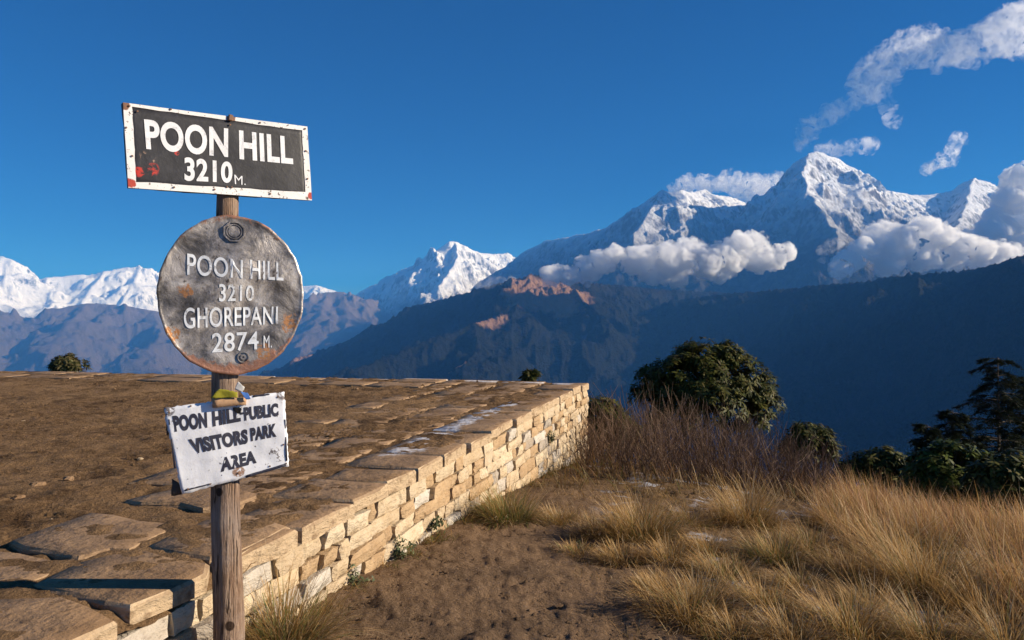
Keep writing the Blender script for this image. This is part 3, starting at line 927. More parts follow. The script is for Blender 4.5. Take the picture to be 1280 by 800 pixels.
def m_paint(name, base, worn, worn_lo, worn_hi, scl=14, rough=0.55, dirt=(0.3, 0.22, 0.16), metal=0.0, extra=None):
    k = NT(name)
    pos = k.coord('Position')
    n1 = k.noise(pos, scl, 6, 0.7); n2 = k.noise(pos, scl * 4, 4, 0.65); n3 = k.noise(pos, 4.0, 4, 0.6)
    c = k.mix(k.math('MULTIPLY', k.maprange(n3, 0.42, 0.68), 0.35), base, dirt)
    c = k.mix(k.maprange(n1, worn_lo, worn_hi), c, worn)
    if extra: c = extra(k, pos, c, n1, n2)
    k.set(c, rough, 0.35, metal); k.bump(k.math('ADD', n1, k.math('MULTIPLY', n2, .4)), 0.25, 0.006)
    return k.mat

def nails(face, parent, pix, h, r=.004, relief=None):
    for px, py in pix:
        w = face.uv(px, py)
        hh = h + (relief(w) if relief else 0)
        V = []; F = []
        for kk, (rr, hz_) in enumerate(((r, 0), (r * .8, .0025))):
            for a in range(8):
                th = a * math.pi / 4
                V.append(face.pt((w[0] + math.cos(th) * rr, w[1] + math.sin(th) * rr), hh + hz_))
        for a in range(8): F.append((a, (a + 1) % 8, 8 + (a + 1) % 8, 8 + a))
        F.append(tuple(range(8, 16)))
        me = bpy.data.meshes.new('nail'); me.from_pydata(V, [], F); me.update()
        link('nail', me, NAIL, parent)
NAIL = m_paint('rusty_nail', (0.16, 0.10, 0.07), (0.25, 0.11, 0.05), 0.45, 0.6, 60, 0.7)

# --- black board
zt = lambda x, y: (140 + x / 4.923, 110 + y / 4.923)
F1 = Face(286, 190, math.radians(38), .058)
dent1 = lambda w: .0035 * float(perlin(np.array([w[0] * 5.2]), np.array([w[1] * 6]), 12)[0])
def splat(k, pos, c, n1, n2):
    O = SL
    red = k.math('MAXIMUM', spot(k, pos, O + F1.pt(F1.uv(*zt(250, 490))), .036, n1, 3.2), spot(k, pos, O + F1.pt(F1.uv(*zt(160, 510))), .026, n1, 3.0))
    red = k.math('MAXIMUM', red, spot(k, pos, O + F1.pt(F1.uv(*zt(400, 400))), .012, n1, 3.5))
    red = k.math('MULTIPLY', red, k.maprange(n2, 0.44, 0.56))
    c = k.mix(red, c, (0.50, 0.035, 0.022))
    rub = k.math('MULTIPLY', spot(k, pos, O + F1.pt(F1.uv(*zt(230, 440))), .045, n1, 2.5), k.maprange(n2, .58, .64))
    return k.mix(rub, c, (0.42, 0.27, 0.19))
BLACK = m_paint('black_board_paint', (0.016, 0.016, 0.021), (0.034, 0.034, 0.042), 0.5, 0.68, 9, 0.5, dirt=(0.036, 0.035, 0.040), extra=splat)
def chips(k, pos, c, n1, n2):
    O = SL
    rr = k.math('MAXIMUM', spot(k, pos, O + F1.pt(F1.uv(*zt(110, 585))), .022, n1, 2.4), spot(k, pos, O + F1.pt(F1.uv(*zt(1222, 665))), .016, n1, 2.0))
    c = k.mix(rr, c, (0.42, 0.05, 0.03))
    rs_ = k.math('MAXIMUM', spot(k, pos, O + F1.pt(F1.uv(*zt(75, 100))), .024, n1, 2.0), spot(k, pos, O + F1.pt(F1.uv(*zt(730, 185))), .022, n1, 2.2))
    c = k.mix(rs_, c, (0.20, 0.09, 0.05))
    return k.mix(k.maprange(n2, 0.61, 0.65), c, (0.10, 0.07, 0.06))
WHITE = m_paint('white_border_paint', (0.78, 0.77, 0.76), (0.55, 0.49, 0.45), 0.6, 0.72, 16, 0.55, dirt=(0.60, 0.57, 0.55), extra=chips)
LETTER = m_paint('white_letter_paint', (0.74, 0.75, 0.78), (0.36, 0.37, 0.40), 0.55, 0.70, 26, 0.55, dirt=(0.62, 0.63, 0.66))
oq = [zt(66, 90), zt(1201, 238), zt(1229, 692), zt(100, 614)]
iq = [zt(122, 116), zt(1168, 262), zt(1188, 642), zt(148, 578)]
b1 = link('sign_board', board_mesh('sign_board', F1, oq, 18, 8, 0, .022, dent1, 5, .0022), BLACK, sign)
b1['label'] = 'black rectangular board with white border reading POON HILL 3210 M.'
link('border', strip_mesh('border', F1, oq, iq, .003, dent1, .0016), WHITE, b1)
for txt, q in (('POON', [(196, 190), (714, 248), (714, 428), (210, 378)]), ('HILL', [(780, 260), (1108, 303), (1114, 470), (784, 438)]),
               ('3210', [(444, 424), (742, 456), (740, 586), (446, 572)]), ('M.', [(752, 533), (824, 546), (822, 598), (756, 592)])):
    lettering(F1, b1, LETTER, txt, [zt(*p) for p in q], .0022, dent1, 0.034 if txt != 'M.' else 0)
nails(F1, b1, [zt(*p) for p in ((105, 112), (360, 132), (910, 214), (1186, 252), (1190, 388), (1200, 560), (972, 652), (628, 626), (380, 612), (85, 245), (122, 420), (725, 228), (735, 612), (706, 610), (155, 145))], .006, .0045, dent1)
# hanging clip at the top edge
def little_box(name, face, cx, cy, w, hgt, dep, mat, parent, h=0.0, rot=0.0):
    c = face.uv(cx, cy); V = []
    for z in (0, dep):
        for (a, b) in ((-w, -hgt), (w, -hgt), (w, hgt), (-w, hgt)):
            ca, sa = math.cos(rot), math.sin(rot)
            V.append(face.pt((c[0] + a * ca - b * sa, c[1] + a * sa + b * ca), h + z))
    me = bpy.data.meshes.new(name); me.from_pydata(V, [], [(4, 5, 6, 7), (3, 2, 1, 0), (0, 1, 5, 4), (1, 2, 6, 5), (2, 3, 7, 6), (3, 0, 4, 7)]); me.update()
    o = link(name, me, mat, parent)
    bv = o.modifiers.new('b', 'BEVEL'); bv.width = min(w, hgt, dep) * .3; bv.segments = 1
    return o
little_box('clip', F1, *zt(726, 186), .010, .014, .012, NAIL, b1, .003, -.1)

# --- round drum lid
zr = lambda x, y: (180 + x / 3.332, 240 + y / 3.332)
F2 = Face(284, 369, math.radians(24), .060)
RC = F2.uv(*zr(358, 430))
eL = F2.uv(*zr(53, 430)); eR = F2.uv(*zr(664, 430)); eT = F2.uv(*zr(358, 97)); eB = F2.uv(*zr(358, 762))
RW = (eR[0] - eL[0]) / 2; RH = (eT[1] - eB[1]) / 2
RC = ((eL[0] + eR[0]) / 2, (eT[1] + eB[1]) / 2)
def lid_h(w):
    x = (w[0] - RC[0]) / RW; y = (w[1] - RC[1]) / RH
    r = math.hypot(x, y)
    hh = .016 * math.exp(-((x - .05) ** 2 + (y - .35) ** 2) / .16) - .006 * math.exp(-((x - .45) ** 2 + (y + .02) ** 2 * 9) / .10)
    hh += .008 * float(perlin(np.array([x * 1.5 + 3]), np.array([y * 1.8]), 20)[0]) + .004 * float(perlin(np.array([x * 4]), np.array([y * 4.6]), 21)[0])
    hh += .006 * max(0, (r - .95)) / .05
    return hh
def m_lid():
    k = NT('drum_lid_steel')
    pos = k.coord('Position')
    n1 = k.noise(pos, 7, 6, 0.68, 0.4); n2 = k.noise(pos, 26, 6, 0.7); n3 = k.noise(pos, 75, 4, 0.65)
    c = k.ramp(n1, [(0.32, (0.06, 0.055, 0.054)), (0.44, (0.20, 0.18, 0.168)), (0.54, (0.42, 0.375, 0.34)), (0.66, (0.68, 0.62, 0.56))])
    c = k.mix(k.maprange(n2, 0.58, 0.66), c, (0.055, 0.045, 0.04))
    c = k.mix(k.maprange(n3, 0.66, 0.72), c, (0.5, 0.42, 0.36))
    # rim rust: grows with the distance from the middle
    O = SL
    vd = k.n('ShaderNodeVectorMath', operation='DISTANCE'); k.l(pos, vd.inputs[0]); vd.inputs[1].default_value = O + F2.pt(RC)
    rr = k.math('ADD', vd.outputs['Value'], k.math('MULTIPLY', k.math('SUBTRACT', n2, .5), .16))
    rust = k.mix(n3, (0.30, 0.115, 0.055), (0.42, 0.24, 0.17))
    low = k.maprange(k.sep(pos)[2], (O + F2.pt(RC)).z + .25, (O + F2.pt(RC)).z - .3, 0.0, .035)
    c = k.mix(k.maprange(k.math('ADD', rr, low), RH * .955, RH * 1.0), c, rust)
    sp_ = k.math('MAXIMUM', spot(k, pos, O + F2.pt(F2.uv(*zr(605, 540))), .04, n2, 3.0), spot(k, pos, O + F2.pt(F2.uv(*zr(500, 670))), .038, n2, 3.2))
    sp_ = k.math('MAXIMUM', sp_, spot(k, pos, O + F2.pt(F2.uv(*zr(110, 590))), .04, n2, 3.0))
    sp_ = k.math('MAXIMUM', sp_, spot(k, pos, O + F2.pt(F2.uv(*zr(175, 410))), .03, n2, 3.2))
    sp_ = k.math('MULTIPLY', sp_, k.maprange(n3, .40, .52))
    c = k.mix(sp_, c, (0.46, 0.215, 0.09))
    k.set(c, k.maprange(n2, .3, .7, .28, .5), 0.5, 0.35)
    k.bump(k.math('ADD', n1, k.math('MULTIPLY', n2, .35)), 0.5, 0.018)
    return k.mat
LID = m_lid()
rl = random.Random(9)
NA, NR = 72, 22
V = [F2.pt(RC, lid_h(RC))]; F = []
rimw = [1 + rl.uniform(-.008, .008) for _ in range(NA)]
def lidp(a, f, h=0.0):
    th = 2 * math.pi * a / NA
    r = f * (1 + (rimw[a % NA] - 1) * f ** 6)
    w = (RC[0] + math.cos(th) * RW * r, RC[1] + math.sin(th) * RH * r)
    return F2.pt(w, lid_h(w) + h)
fr = [i / NR for i in range(1, NR)] + [.965, 1.0]
for f in fr:
    for a in range(NA): V.append(lidp(a, f))
for a in range(NA): V.append(lidp(a, 1.0, -.02))
rows = len(fr) + 1
for a in range(NA):
    b = (a + 1) % NA
    F.append((0, 1 + a, 1 + b))
    for r in range(rows - 1):
        F.append((1 + r * NA + a, 1 + (r + 1) * NA + a, 1 + (r + 1) * NA + b, 1 + r * NA + b))
F.append(tuple(1 + (rows - 1) * NA + a for a in reversed(range(NA))))
me = bpy.data.meshes.new('round_sign'); me.from_pydata(V, [], F); me.update()
me.polygons.foreach_set('use_smooth', [True] * (len(F) - 1) + [False])
b2 = link('round_sign', me, LID, sign)
b2['label'] = 'round dented drum lid sign with rusty rim reading POON HILL 3210 GHOREPANI 2874 M.'
FADED = m_paint('faded_white_letters', (0.76, 0.79, 0.83), (0.30, 0.29, 0.29), 0.56, 0.66, 24, 0.5, dirt=(0.62, 0.64, 0.67))
for txt, q in (('POON', [(180, 255), (410, 284), (410, 362), (180, 346)]), ('HILL', [(440, 283), (580, 293), (580, 370), (442, 362)]),
               ('3210', [(312, 383), (458, 390), (457, 453), (312, 457)]), ('GHOREPANI', [(165, 482), (558, 476), (557, 550), (167, 570)]),
               ('2874', [(283, 588), (477, 580), (477, 656), (283, 670)]), ('M.', [(498, 598), (532, 598), (532, 648), (498, 650)])):
    lettering(F2, b2, FADED, txt, [zr(*p) for p in q], .0026, lid_h, 0.012 if len(txt) > 2 else 0)
def ring_mesh(name, face, cx, cy, r0, r1, h, sides, dep, rel, squash=1.0):
    c = face.uv(cx, cy); V = []; F = []
    mpp = POST_Y / FPX
    for rr, hh in ((r1, 0), (r1 * .96, dep), (r0 * 1.05, dep), (r0, 0)):
        for a in range(sides):
            th = 2 * math.pi * (a + .5) / sides
            w = (c[0] + math.cos(th) * rr * mpp, c[1] + math.sin(th) * rr * mpp * squash)
            V.append(face.pt(w, h + hh + rel(w)))
    for k in range(3):
        for a in range(sides):
            b = (a + 1) % sides
            F.append((k * sides + a, k * sides + b, (k + 1) * sides + b, (k + 1) * sides + a))
    me = bpy.data.meshes.new(name); me.from_pydata(V, [], F); me.update()
    return me
bx_, by_ = zr(375, 166)
link('bung_ring', ring_mesh('bung_ring', F2, bx_, by_, 11.2, 14.0, .002, 8, .006, lid_h), LID, b2)
link('bung_ring', ring_mesh('bung_ring', F2, bx_, by_, 8.0, 9.6, .002, 24, .005, lid_h), LID, b2)
link('bung', ring_mesh('bung', F2, bx_, by_, 0.3, 7.0, .002, 24, .004, lid_h), LID, b2)
bx_, by_ = zr(413, 688)
link('bung_ring', ring_mesh('bung_ring', F2, bx_, by_, 5.6, 7.2, .002, 20, .005, lid_h), LID, b2)
link('bung', ring_mesh('bung', F2, bx_, by_, 1.2, 3.6, .002, 16, .005, lid_h), LID, b2)

# --- white board
zl = lambda x, y: (190 + x / 4.442, 450 + y / 4.442)
F3 = Face(284, 550, math.radians(22), .072)
def dent3(w):
    h = .006 * float(perlin(np.array([w[0] * 6]), np.array([w[1] * 6]), 31)[0]) + .002 * float(perlin(np.array([w[0] * 19]), np.array([w[1] * 19]), 32)[0])
    return h
def scuffs(k, pos, c, n1, n2):
    O = SL
    c = k.mix(k.maprange(n2, 0.655, 0.70), c, (0.10, 0.10, 0.12))
    lr = k.math('MULTIPLY', spot(k, pos, O + F3.pt(F3.uv(*zl(680, 540))), .055, n1, 2.4), k.maprange(n2, .55, .60))
    lr = k.math('MAXIMUM', lr, k.math('MULTIPLY', spot(k, pos, O + F3.pt(F3.uv(*zl(720, 200))), .035, n1, 2.4), k.maprange(n2, .47, .53)))
    lr = k.math('MAXIMUM', lr, k.math('MULTIPLY', spot(k, pos, O + F3.pt(F3.uv(*zl(85, 280))), .03, n1, 2.4), k.maprange(n2, .47, .53)))
    c = k.mix(lr, c, (0.17, 0.15, 0.15))
    ru = k.math('MULTIPLY', spot(k, pos, O + F3.pt(F3.uv(*zl(485, 622))), .026, n1, 2.4), k.maprange(n2, .42, .5))
    return k.mix(ru, c, (0.33, 0.20, 0.14))
WB = m_paint('white_board_paint', (0.80, 0.81, 0.85), (0.62, 0.62, 0.66), 0.55, 0.7, 12, 0.5, dirt=(0.70, 0.71, 0.76), extra=scuffs)
NAVY = m_paint('worn_navy_letters', (0.030, 0.032, 0.055), (0.14, 0.13, 0.15), 0.62, 0.72, 26, 0.6, dirt=(0.07, 0.065, 0.075))
wq = [zl(62, 268), zl(735, 176), zl(762, 588), zl(168, 748)]
b3 = link('sign_board', board_mesh('sign_board', F3, wq, 36, 24, 0, .006, dent3, 8, .0030), WB, sign)
b3['label'] = 'tilted white board reading POON HILL-PUBLIC VISITORS PARK AREA'
for txt, q in (('POON', [(112, 310), (304, 288), (308, 376), (126, 400)]), ('HILL', [(332, 286), (488, 262), (494, 340), (338, 370)]), ('-', [(488, 292), (508, 289), (509, 301), (489, 304)]),
               ('PUBLIC', [(508, 262), (700, 238), (704, 312), (513, 338)]), ('VISITORS', [(200, 440), (530, 382), (534, 464), (232, 522)]),
               ('PARK', [(544, 378), (690, 350), (692, 425), (550, 452)]), ('AREA', [(378, 544), (576, 500), (582, 572), (382, 622)])):
    lettering(F3, b3, NAVY, txt, [zl(*p) for p in q], .0012, dent3, 0.062 if txt != '-' else 0.0)
for q in ([(180, 720), (330, 683), (330, 690), (182, 728)], [(520, 640), (742, 574), (745, 590), (522, 654)], [(90, 330), (98, 330), (132, 600), (122, 600)], [(560, 196), (652, 186), (652, 194), (560, 206)], [(735, 330), (742, 330), (752, 560), (744, 562)]):
    link('edge_stripe', board_mesh('edge_stripe', F3, [zl(*p) for p in q], 8, 1, .0022, .001, dent3, 4, .0008), NAVY, b3)
DARKTIN = m_paint('dark_tin', (0.02, 0.017, 0.017), (0.05, 0.03, 0.022), 0.5, 0.6, 20, 0.7)
link('bent_corner', board_mesh('bent_corner', F3, [zl(*p) for p in ((112, 662), (150, 690), (168, 752), (104, 760))], 3, 3, -.014, .004, dent3, 6, .003), DARKTIN, b3)
link('bent_corner', board_mesh('bent_corner', F3, [zl(*p) for p in ((78, 330), (96, 345), (94, 418), (80, 418))], 2, 3, -.012, .003, dent3, 6, .001), DARKTIN, b3)
nails(F3, b3, [zl(*p) for p in ((95, 290), (215, 255), (700, 205), (745, 575), (140, 628), (200, 716), (730, 470), (655, 590), (470, 250), (480, 628), (322, 690))], .002, .0042, dent3)
# scrap of plank and faded cloth strips caught above the white board
PLANK = m_paint('scrap_wood', (0.52, 0.32, 0.18), (0.33, 0.19, 0.11), 0.5, 0.65, 20, 0.8, dirt=(0.40, 0.25, 0.15))
link('wooden_batten', board_mesh('wooden_batten', F3, [zl(*p) for p in ((334, 212), (526, 206), (520, 246), (334, 264))], 6, 2, .022, .018, None, 6, .001), PLANK, b3)
def cloth(name, face, quad, h, mat, seed, amp=.007):
    fold = lambda w: amp * float(perlin(np.array([w[0] * 28 + seed]), np.array([w[1] * 20]), seed)[0])
    return link(name, board_mesh(name, face, quad, 10, 6, h, .0015, fold, seed, .002), mat, sign)
def m_cloth(name, a, b):
    k = NT(name); n = k.noise(k.coord('Position'), 60, 4, .6)
    k.set(k.mix(n, a, b), 0.9, 0.1); k.bump(n, .4, .004); return k.mat
c1 = cloth('cloth_scrap', F3, [zl(*p) for p in ((372, 158), (470, 176), (474, 206), (322, 210))], .030, m_cloth('yellow_green_cloth', (0.20, 0.19, 0.02), (0.34, 0.30, 0.04)), 3)
c1['label'] = 'yellow green cloth scrap'
c2 = cloth('cloth_scrap', F3, [zl(*p) for p in ((486, 172), (528, 180), (548, 212), (520, 218))], .034, m_cloth('blue_cloth', (0.05, 0.14, 0.42), (0.10, 0.22, 0.55)), 5, .006)
c2['label'] = 'blue cloth scrap'
c3_ = cloth('cloth_scrap', F3, [zl(*p) for p in ((478, 118), (512, 150), (500, 178), (456, 158))], .030, m_cloth('grey_cloth', (0.45, 0.45, 0.45), (0.62, 0.6, 0.57)), 7, .006)
c3_['label'] = 'pale grey cloth scrap'
c4_ = cloth('cloth_scrap', F3, [zl(*p) for p in ((446, 262), (500, 262), (490, 300), (470, 294))], .008, m_cloth('black_rag', (0.02, 0.018, 0.018), (0.05, 0.045, 0.04)), 9, .006)
c4_['label'] = 'black rag under the batten'
# ------------------------------------------------------------ grass
def m_attr(name, rough=0.75, spec=0.25, trans=0.0):
    k = NT(name)
    a = k.n('ShaderNodeVertexColor'); a.layer_name = 'col'
    k.set(a.outputs['Color'], rough, spec)
    if trans:
        tr = k.n('ShaderNodeBsdfTranslucent'); k.l(a.outputs['Color'], tr.inputs['Color'])
        mx = k.n('ShaderNodeMixShader'); mx.inputs[0].default_value = trans
        k.l(k.bsdf.outputs[0], mx.inputs[1]); k.l(tr.outputs[0], mx.inputs[2]); k.l(mx.outputs[0], k.out.inputs['Surface'])
    return k.mat
GRASS = m_attr('dry_grass', 0.6, 0.3, 0.36)

def blade_arrays(rng, base, L, wid, phi, lean, bend, c_root, c_tip):
    """curved tapering blades: base (n,3), other (n,) arrays; four joints each"""
    n = len(base)
    ts = np.array([0, .35, .7, 1.0])
    d = np.stack([np.cos(phi), np.sin(phi)], -1)
    side = np.stack([-np.sin(phi), np.cos(phi)], -1)
    V = np.zeros((n, 7, 3)); C = np.zeros((n, 7, 3))
    pos = base.copy(); ang = lean.copy(); prev = 0
    idx = 0
    for k, t in enumerate(ts):
        if k:
            st = (t - ts[k - 1]) * L
            ang = ang + bend * (t - ts[k - 1])
            pos = pos + np.stack([d[:, 0] * np.sin(ang) * st, d[:, 1] * np.sin(ang) * st, np.cos(ang) * st], -1)
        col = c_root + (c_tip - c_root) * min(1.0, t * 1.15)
        if k < 3:
            w = wid * (1 - .55 * t) * .5
            V[:, idx, :] = pos; V[:, idx, :2] -= side * w[:, None]
            V[:, idx + 1, :] = pos; V[:, idx + 1, :2] += side * w[:, None]
            C[:, idx] = col; C[:, idx + 1] = col; idx += 2
        else:
            V[:, idx, :] = pos; C[:, idx] = col
    T = np.array([[0, 1, 3], [0, 3, 2], [2, 3, 5], [2, 5, 4], [4, 5, 6]])
    F = (np.arange(n)[:, None, None] * 7 + T[None]).reshape(-1, 3)
    return V.reshape(-1, 3), F, C.reshape(-1, 3)

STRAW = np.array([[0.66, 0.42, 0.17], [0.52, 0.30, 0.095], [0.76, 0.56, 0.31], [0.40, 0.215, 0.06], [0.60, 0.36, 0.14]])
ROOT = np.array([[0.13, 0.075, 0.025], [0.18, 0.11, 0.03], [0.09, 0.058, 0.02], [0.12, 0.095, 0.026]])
GREEN = np.array([[0.10, 0.13, 0.03], [0.14, 0.155, 0.045], [0.19, 0.18, 0.06]])
FADE = np.array([[0.42, 0.225, 0.115], [0.52, 0.30, 0.165], [0.34, 0.175, 0.08]])

def tussock(px, py, R, H, nb, label=None, green=0.15, seed=0, wind=(-.25, -.1), pal=STRAW, name='grass_tussock', z=None):
    """a clump of long blades fanned out from its crown; (px, py) is the foot of the clump on the ground"""
    rng = np.random.default_rng(seed + 100)
    r = ray(px, py)
    Y = 3.0
    for _ in range(60):                                   # walk the ray down to the ground
        p = P(px, py, Y); g = gz(p.x, p.y)
        Y += (p.z - g) * .6 / max(-r.z, .05) * .5
        Y = max(Y, 1.0)
    p = P(px, py, Y); p.z = gz(p.x, p.y) - .01
    n = int(nb * 1.7)
    rr = R * .42 * np.sqrt(rng.random(n)); th = rng.random(n) * 2 * math.pi
    bx, by = rr * np.cos(th), rr * np.sin(th)
    wob = 1 + .35 * np.sin(th * 3 + seed) * .6
    base = np.stack([bx, by, np.zeros(n)], -1)
    base[:, 2] = ground_z(p.x + bx, p.y + by) - p.z - .01
    L = H * rng.uniform(.35, 1.12, n) * (1 - .35 * (rr / (R * .42)) ** 2) * wob
    phi = th + rng.normal(0, .55, n)
    dx = np.cos(phi) + wind[0] * 1.3; dy = np.sin(phi) + wind[1] * 1.3
    phi = np.arctan2(dy, dx)
    lean = np.abs(.12 + .95 * (rr / (R * .42)) * rng.uniform(.4, 1.1, n) + rng.normal(0, .10, n))
    bend = rng.uniform(.15, 1.25, n)
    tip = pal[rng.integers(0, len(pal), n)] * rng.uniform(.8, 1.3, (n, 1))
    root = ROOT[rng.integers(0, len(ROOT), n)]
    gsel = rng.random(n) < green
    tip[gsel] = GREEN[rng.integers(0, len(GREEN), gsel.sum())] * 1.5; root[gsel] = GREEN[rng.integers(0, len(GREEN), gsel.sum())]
    L[gsel] *= .8
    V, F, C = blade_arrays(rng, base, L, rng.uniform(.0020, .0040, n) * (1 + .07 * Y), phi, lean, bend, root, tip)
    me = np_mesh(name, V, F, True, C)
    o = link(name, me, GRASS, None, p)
    tag(o, label or 'golden dry grass tussock among others on the slope right of the path', 'grass', 'grass tussocks on the hill top')
    return o

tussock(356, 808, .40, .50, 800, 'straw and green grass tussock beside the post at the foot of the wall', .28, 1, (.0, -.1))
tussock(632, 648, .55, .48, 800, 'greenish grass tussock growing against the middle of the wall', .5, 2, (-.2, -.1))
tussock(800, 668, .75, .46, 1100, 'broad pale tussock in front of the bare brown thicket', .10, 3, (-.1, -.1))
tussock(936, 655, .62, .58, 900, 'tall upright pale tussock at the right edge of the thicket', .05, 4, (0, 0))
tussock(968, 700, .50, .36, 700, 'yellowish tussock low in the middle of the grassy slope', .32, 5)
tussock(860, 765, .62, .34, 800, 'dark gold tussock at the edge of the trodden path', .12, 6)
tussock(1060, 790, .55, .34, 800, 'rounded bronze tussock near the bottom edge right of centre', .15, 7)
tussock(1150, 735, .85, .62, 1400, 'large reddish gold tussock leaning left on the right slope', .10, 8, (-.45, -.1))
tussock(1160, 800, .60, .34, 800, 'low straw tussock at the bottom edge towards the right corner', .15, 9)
others = [(700, 652, .6, .24, 550), (745, 668, .55, .26, 550), (775, 700, .45, .24, 450), (835, 700, .5, .28, 500), (885, 690, .45, .26, 450), (720, 690, .4, .17, 330), (905, 720, .55, .3, 600), (955, 755, .55, .28, 550),
          (820, 735, .4, .2, 380), (1000, 735, .45, .28, 450), (1010, 690, .55, .42, 600), (1060, 720, .55, .42, 600), (1090, 760, .5, .34, 500), (920, 795, .5, .24, 500), (990, 800, .5, .28, 500),
          (1230, 770, .6, .46, 800), (1262, 815, .5, .42, 600), (1240, 730, .6, .5, 700), (1040, 660, .6, .5, 600), (1110, 690, .7, .55, 800), (860, 655, .5, .3, 450), (905, 655, .4, .3, 400)]
other_labels = ['low tawny tussock between the wall tussock and the broad pale one',
                'low tussock touching the left flank of the broad pale tussock',
                'small tussock in front of the broad pale tussock',
                'medium tussock below and right of the broad pale tussock',
                'small tussock just left of the yellowish low tussock',
                'flattened short tussock reaching farthest into the trodden path',
                'medium tussock upslope and right of the dark gold path-edge tussock',
                'tussock between the dark gold and the rounded bronze tussocks',
                'small tussock upslope and left of the dark gold path-edge tussock',
                'medium tussock just right of and below the yellowish one',
                'taller tussock behind and right of the yellowish one',
                'tall tussock left of the large reddish gold tussock',
                'tussock between the rounded bronze and the large reddish gold tussocks',
                'low tussock at the bottom edge below the dark gold one',
                'low tussock at the bottom edge just left of the rounded bronze one',
                'tall straw tussock near the right edge above the bottom corner',
                'straw tussock in the bottom right corner of the picture',
                'tall tussock at the right edge, beside the large reddish gold one',
                'tall tussock on the crest right of the tall upright pale one',
                'bushy tall tussock behind the large reddish gold one',
                'small tussock at the foot of the thicket right of the broad pale one',
                'small tussock touching the left foot of the tall upright pale one']
for i, (px, py, R, H, nb) in enumerate(others):
    tussock(px, py, R * .92, H * .84, nb, other_labels[i], random.Random(i).choice([.05, .1, .2]), 20 + i)

def scatter_grass(name, pts_fn, n, Lr, wr, pal, seed, wind, label_kind='stuff', green=.05, lean0=.25):
    rng = np.random.default_rng(seed)
    X, Y = pts_fn(rng, n)
    n = len(X)
    Z = ground_z(X, Y) - .01
    L = rng.uniform(*Lr, n)
    phi = np.arctan2(rng.normal(0, 1, n) + wind[1] * 2, rng.normal(0, 1, n) + wind[0] * 2)
    lean = np.abs(rng.normal(lean0, .22, n)); bend = rng.uniform(.2, 1.3, n)
    cl = fbm(X / .6, Y / .6, 2, seed)[:, None]
    tip = pal[rng.integers(0, len(pal), n)] * rng.uniform(.85, 1.3, (n, 1)) * (1 + .3 * cl)
    root = ROOT[rng.integers(0, len(ROOT), n)]
    gs = rng.random(n) < green
    tip[gs] = GREEN[rng.integers(0, 3, gs.sum())] * 1.4
    L = L * (1 + .35 * cl[:, 0])
    V, F, C = blade_arrays(rng, np.stack([X, Y, Z], -1), L, rng.uniform(*wr, n), phi, lean, bend, root, tip)
    return tag(link(name, np_mesh(name, V, F, True, C), GRASS), kind='stuff')

def field_right(rng, n):
    """tall grass running from the brow of the slope to the right corner"""
    X = rng.uniform(1.9, 8.5, n * 4); Y = rng.uniform(4.2, 12.5, n * 4)
    u = X / Y
    m = (u > .40 + .06 * fbm(X, Y, 2, 3)) & (u < .80) & (np.hypot(X + 4, Y) < 14.0)
    m &= (Y > 6.3 + .6 * fbm(X / .8, Y / .8, 2, 4)) | (u > .6)
    dens = .28 + 1.5 * fbm(X / .62, Y / .62, 3, 6)
    m &= rng.random(len(X)) < np.clip(dens + (Y - 6.5) * .13, .05, 1)
    return X[m][:n], Y[m][:n]
scatter_grass('tall_dry_grass', field_right, 34000, (.24, .60), (.003, .0058), np.concatenate([STRAW, FADE, FADE]), 61, (-.45, -.1))

def field_low(rng, n):
    """short, trodden tufts between the tussocks"""
    X = rng.uniform(-.4, 4.6, n * 4); Y = rng.uniform(4.0, 11.5, n * 4)
    edge = .25 + .07 * (9.5 - Y) + .3 * fbm(X / .9, Y / .9, 2, 14)
    m = (X > edge) & (X / Y < .75)
    d = fbm(X / .45, Y / .45, 3, 16)
    m &= rng.random(len(X)) < np.clip(.30 + d * 1.1, .02, 1)
    return X[m][:n], Y[m][:n]
scatter_grass('short_dry_grass', field_low, 11000, (.04, .14), (.003, .0055), STRAW * .75, 67, (-.2, -.2), lean0=.55)

def wall_foot(rng, n):
    s = rng.uniform(.6, 9.2, n * 3); t = -np.abs(rng.normal(.05, .07, n * 3)) - .02
    m = fbm(s / .35, t * 0, 2, 19) > .12
    s, t = s[m][:n], t[m][:n]
    return T_N.x + ES.x * s + ET.x * t, T_N.y + ES.y * s + ET.y * t
scatter_grass('weeds_at_the_wall', wall_foot, 1500, (.05, .16), (.004, .008), np.concatenate([GREEN * 1.5, STRAW]), 71, (.3, -.2), green=.45, lean0=.6)
def far_rough(rng, n):
    """rough grass on the brow beyond the wall and under the shrubs"""
    X = rng.uniform(.3, 12, n * 3); Y = rng.uniform(8.5, 22, n * 3)
    r = np.hypot(X + 4, Y)
    m = (r > 11.0) & (X > 1.15 + (Y - 12.3) * .3) | (X > .25 * Y - 1.75) & (Y < 12)
    return X[m][:n], Y[m][:n]
scatter_grass('rough_grass', far_rough, 16000, (.12, .40), (.006, .012), np.concatenate([STRAW * .6, FADE * .6]), 73, (-.2, -.1), green=.1)

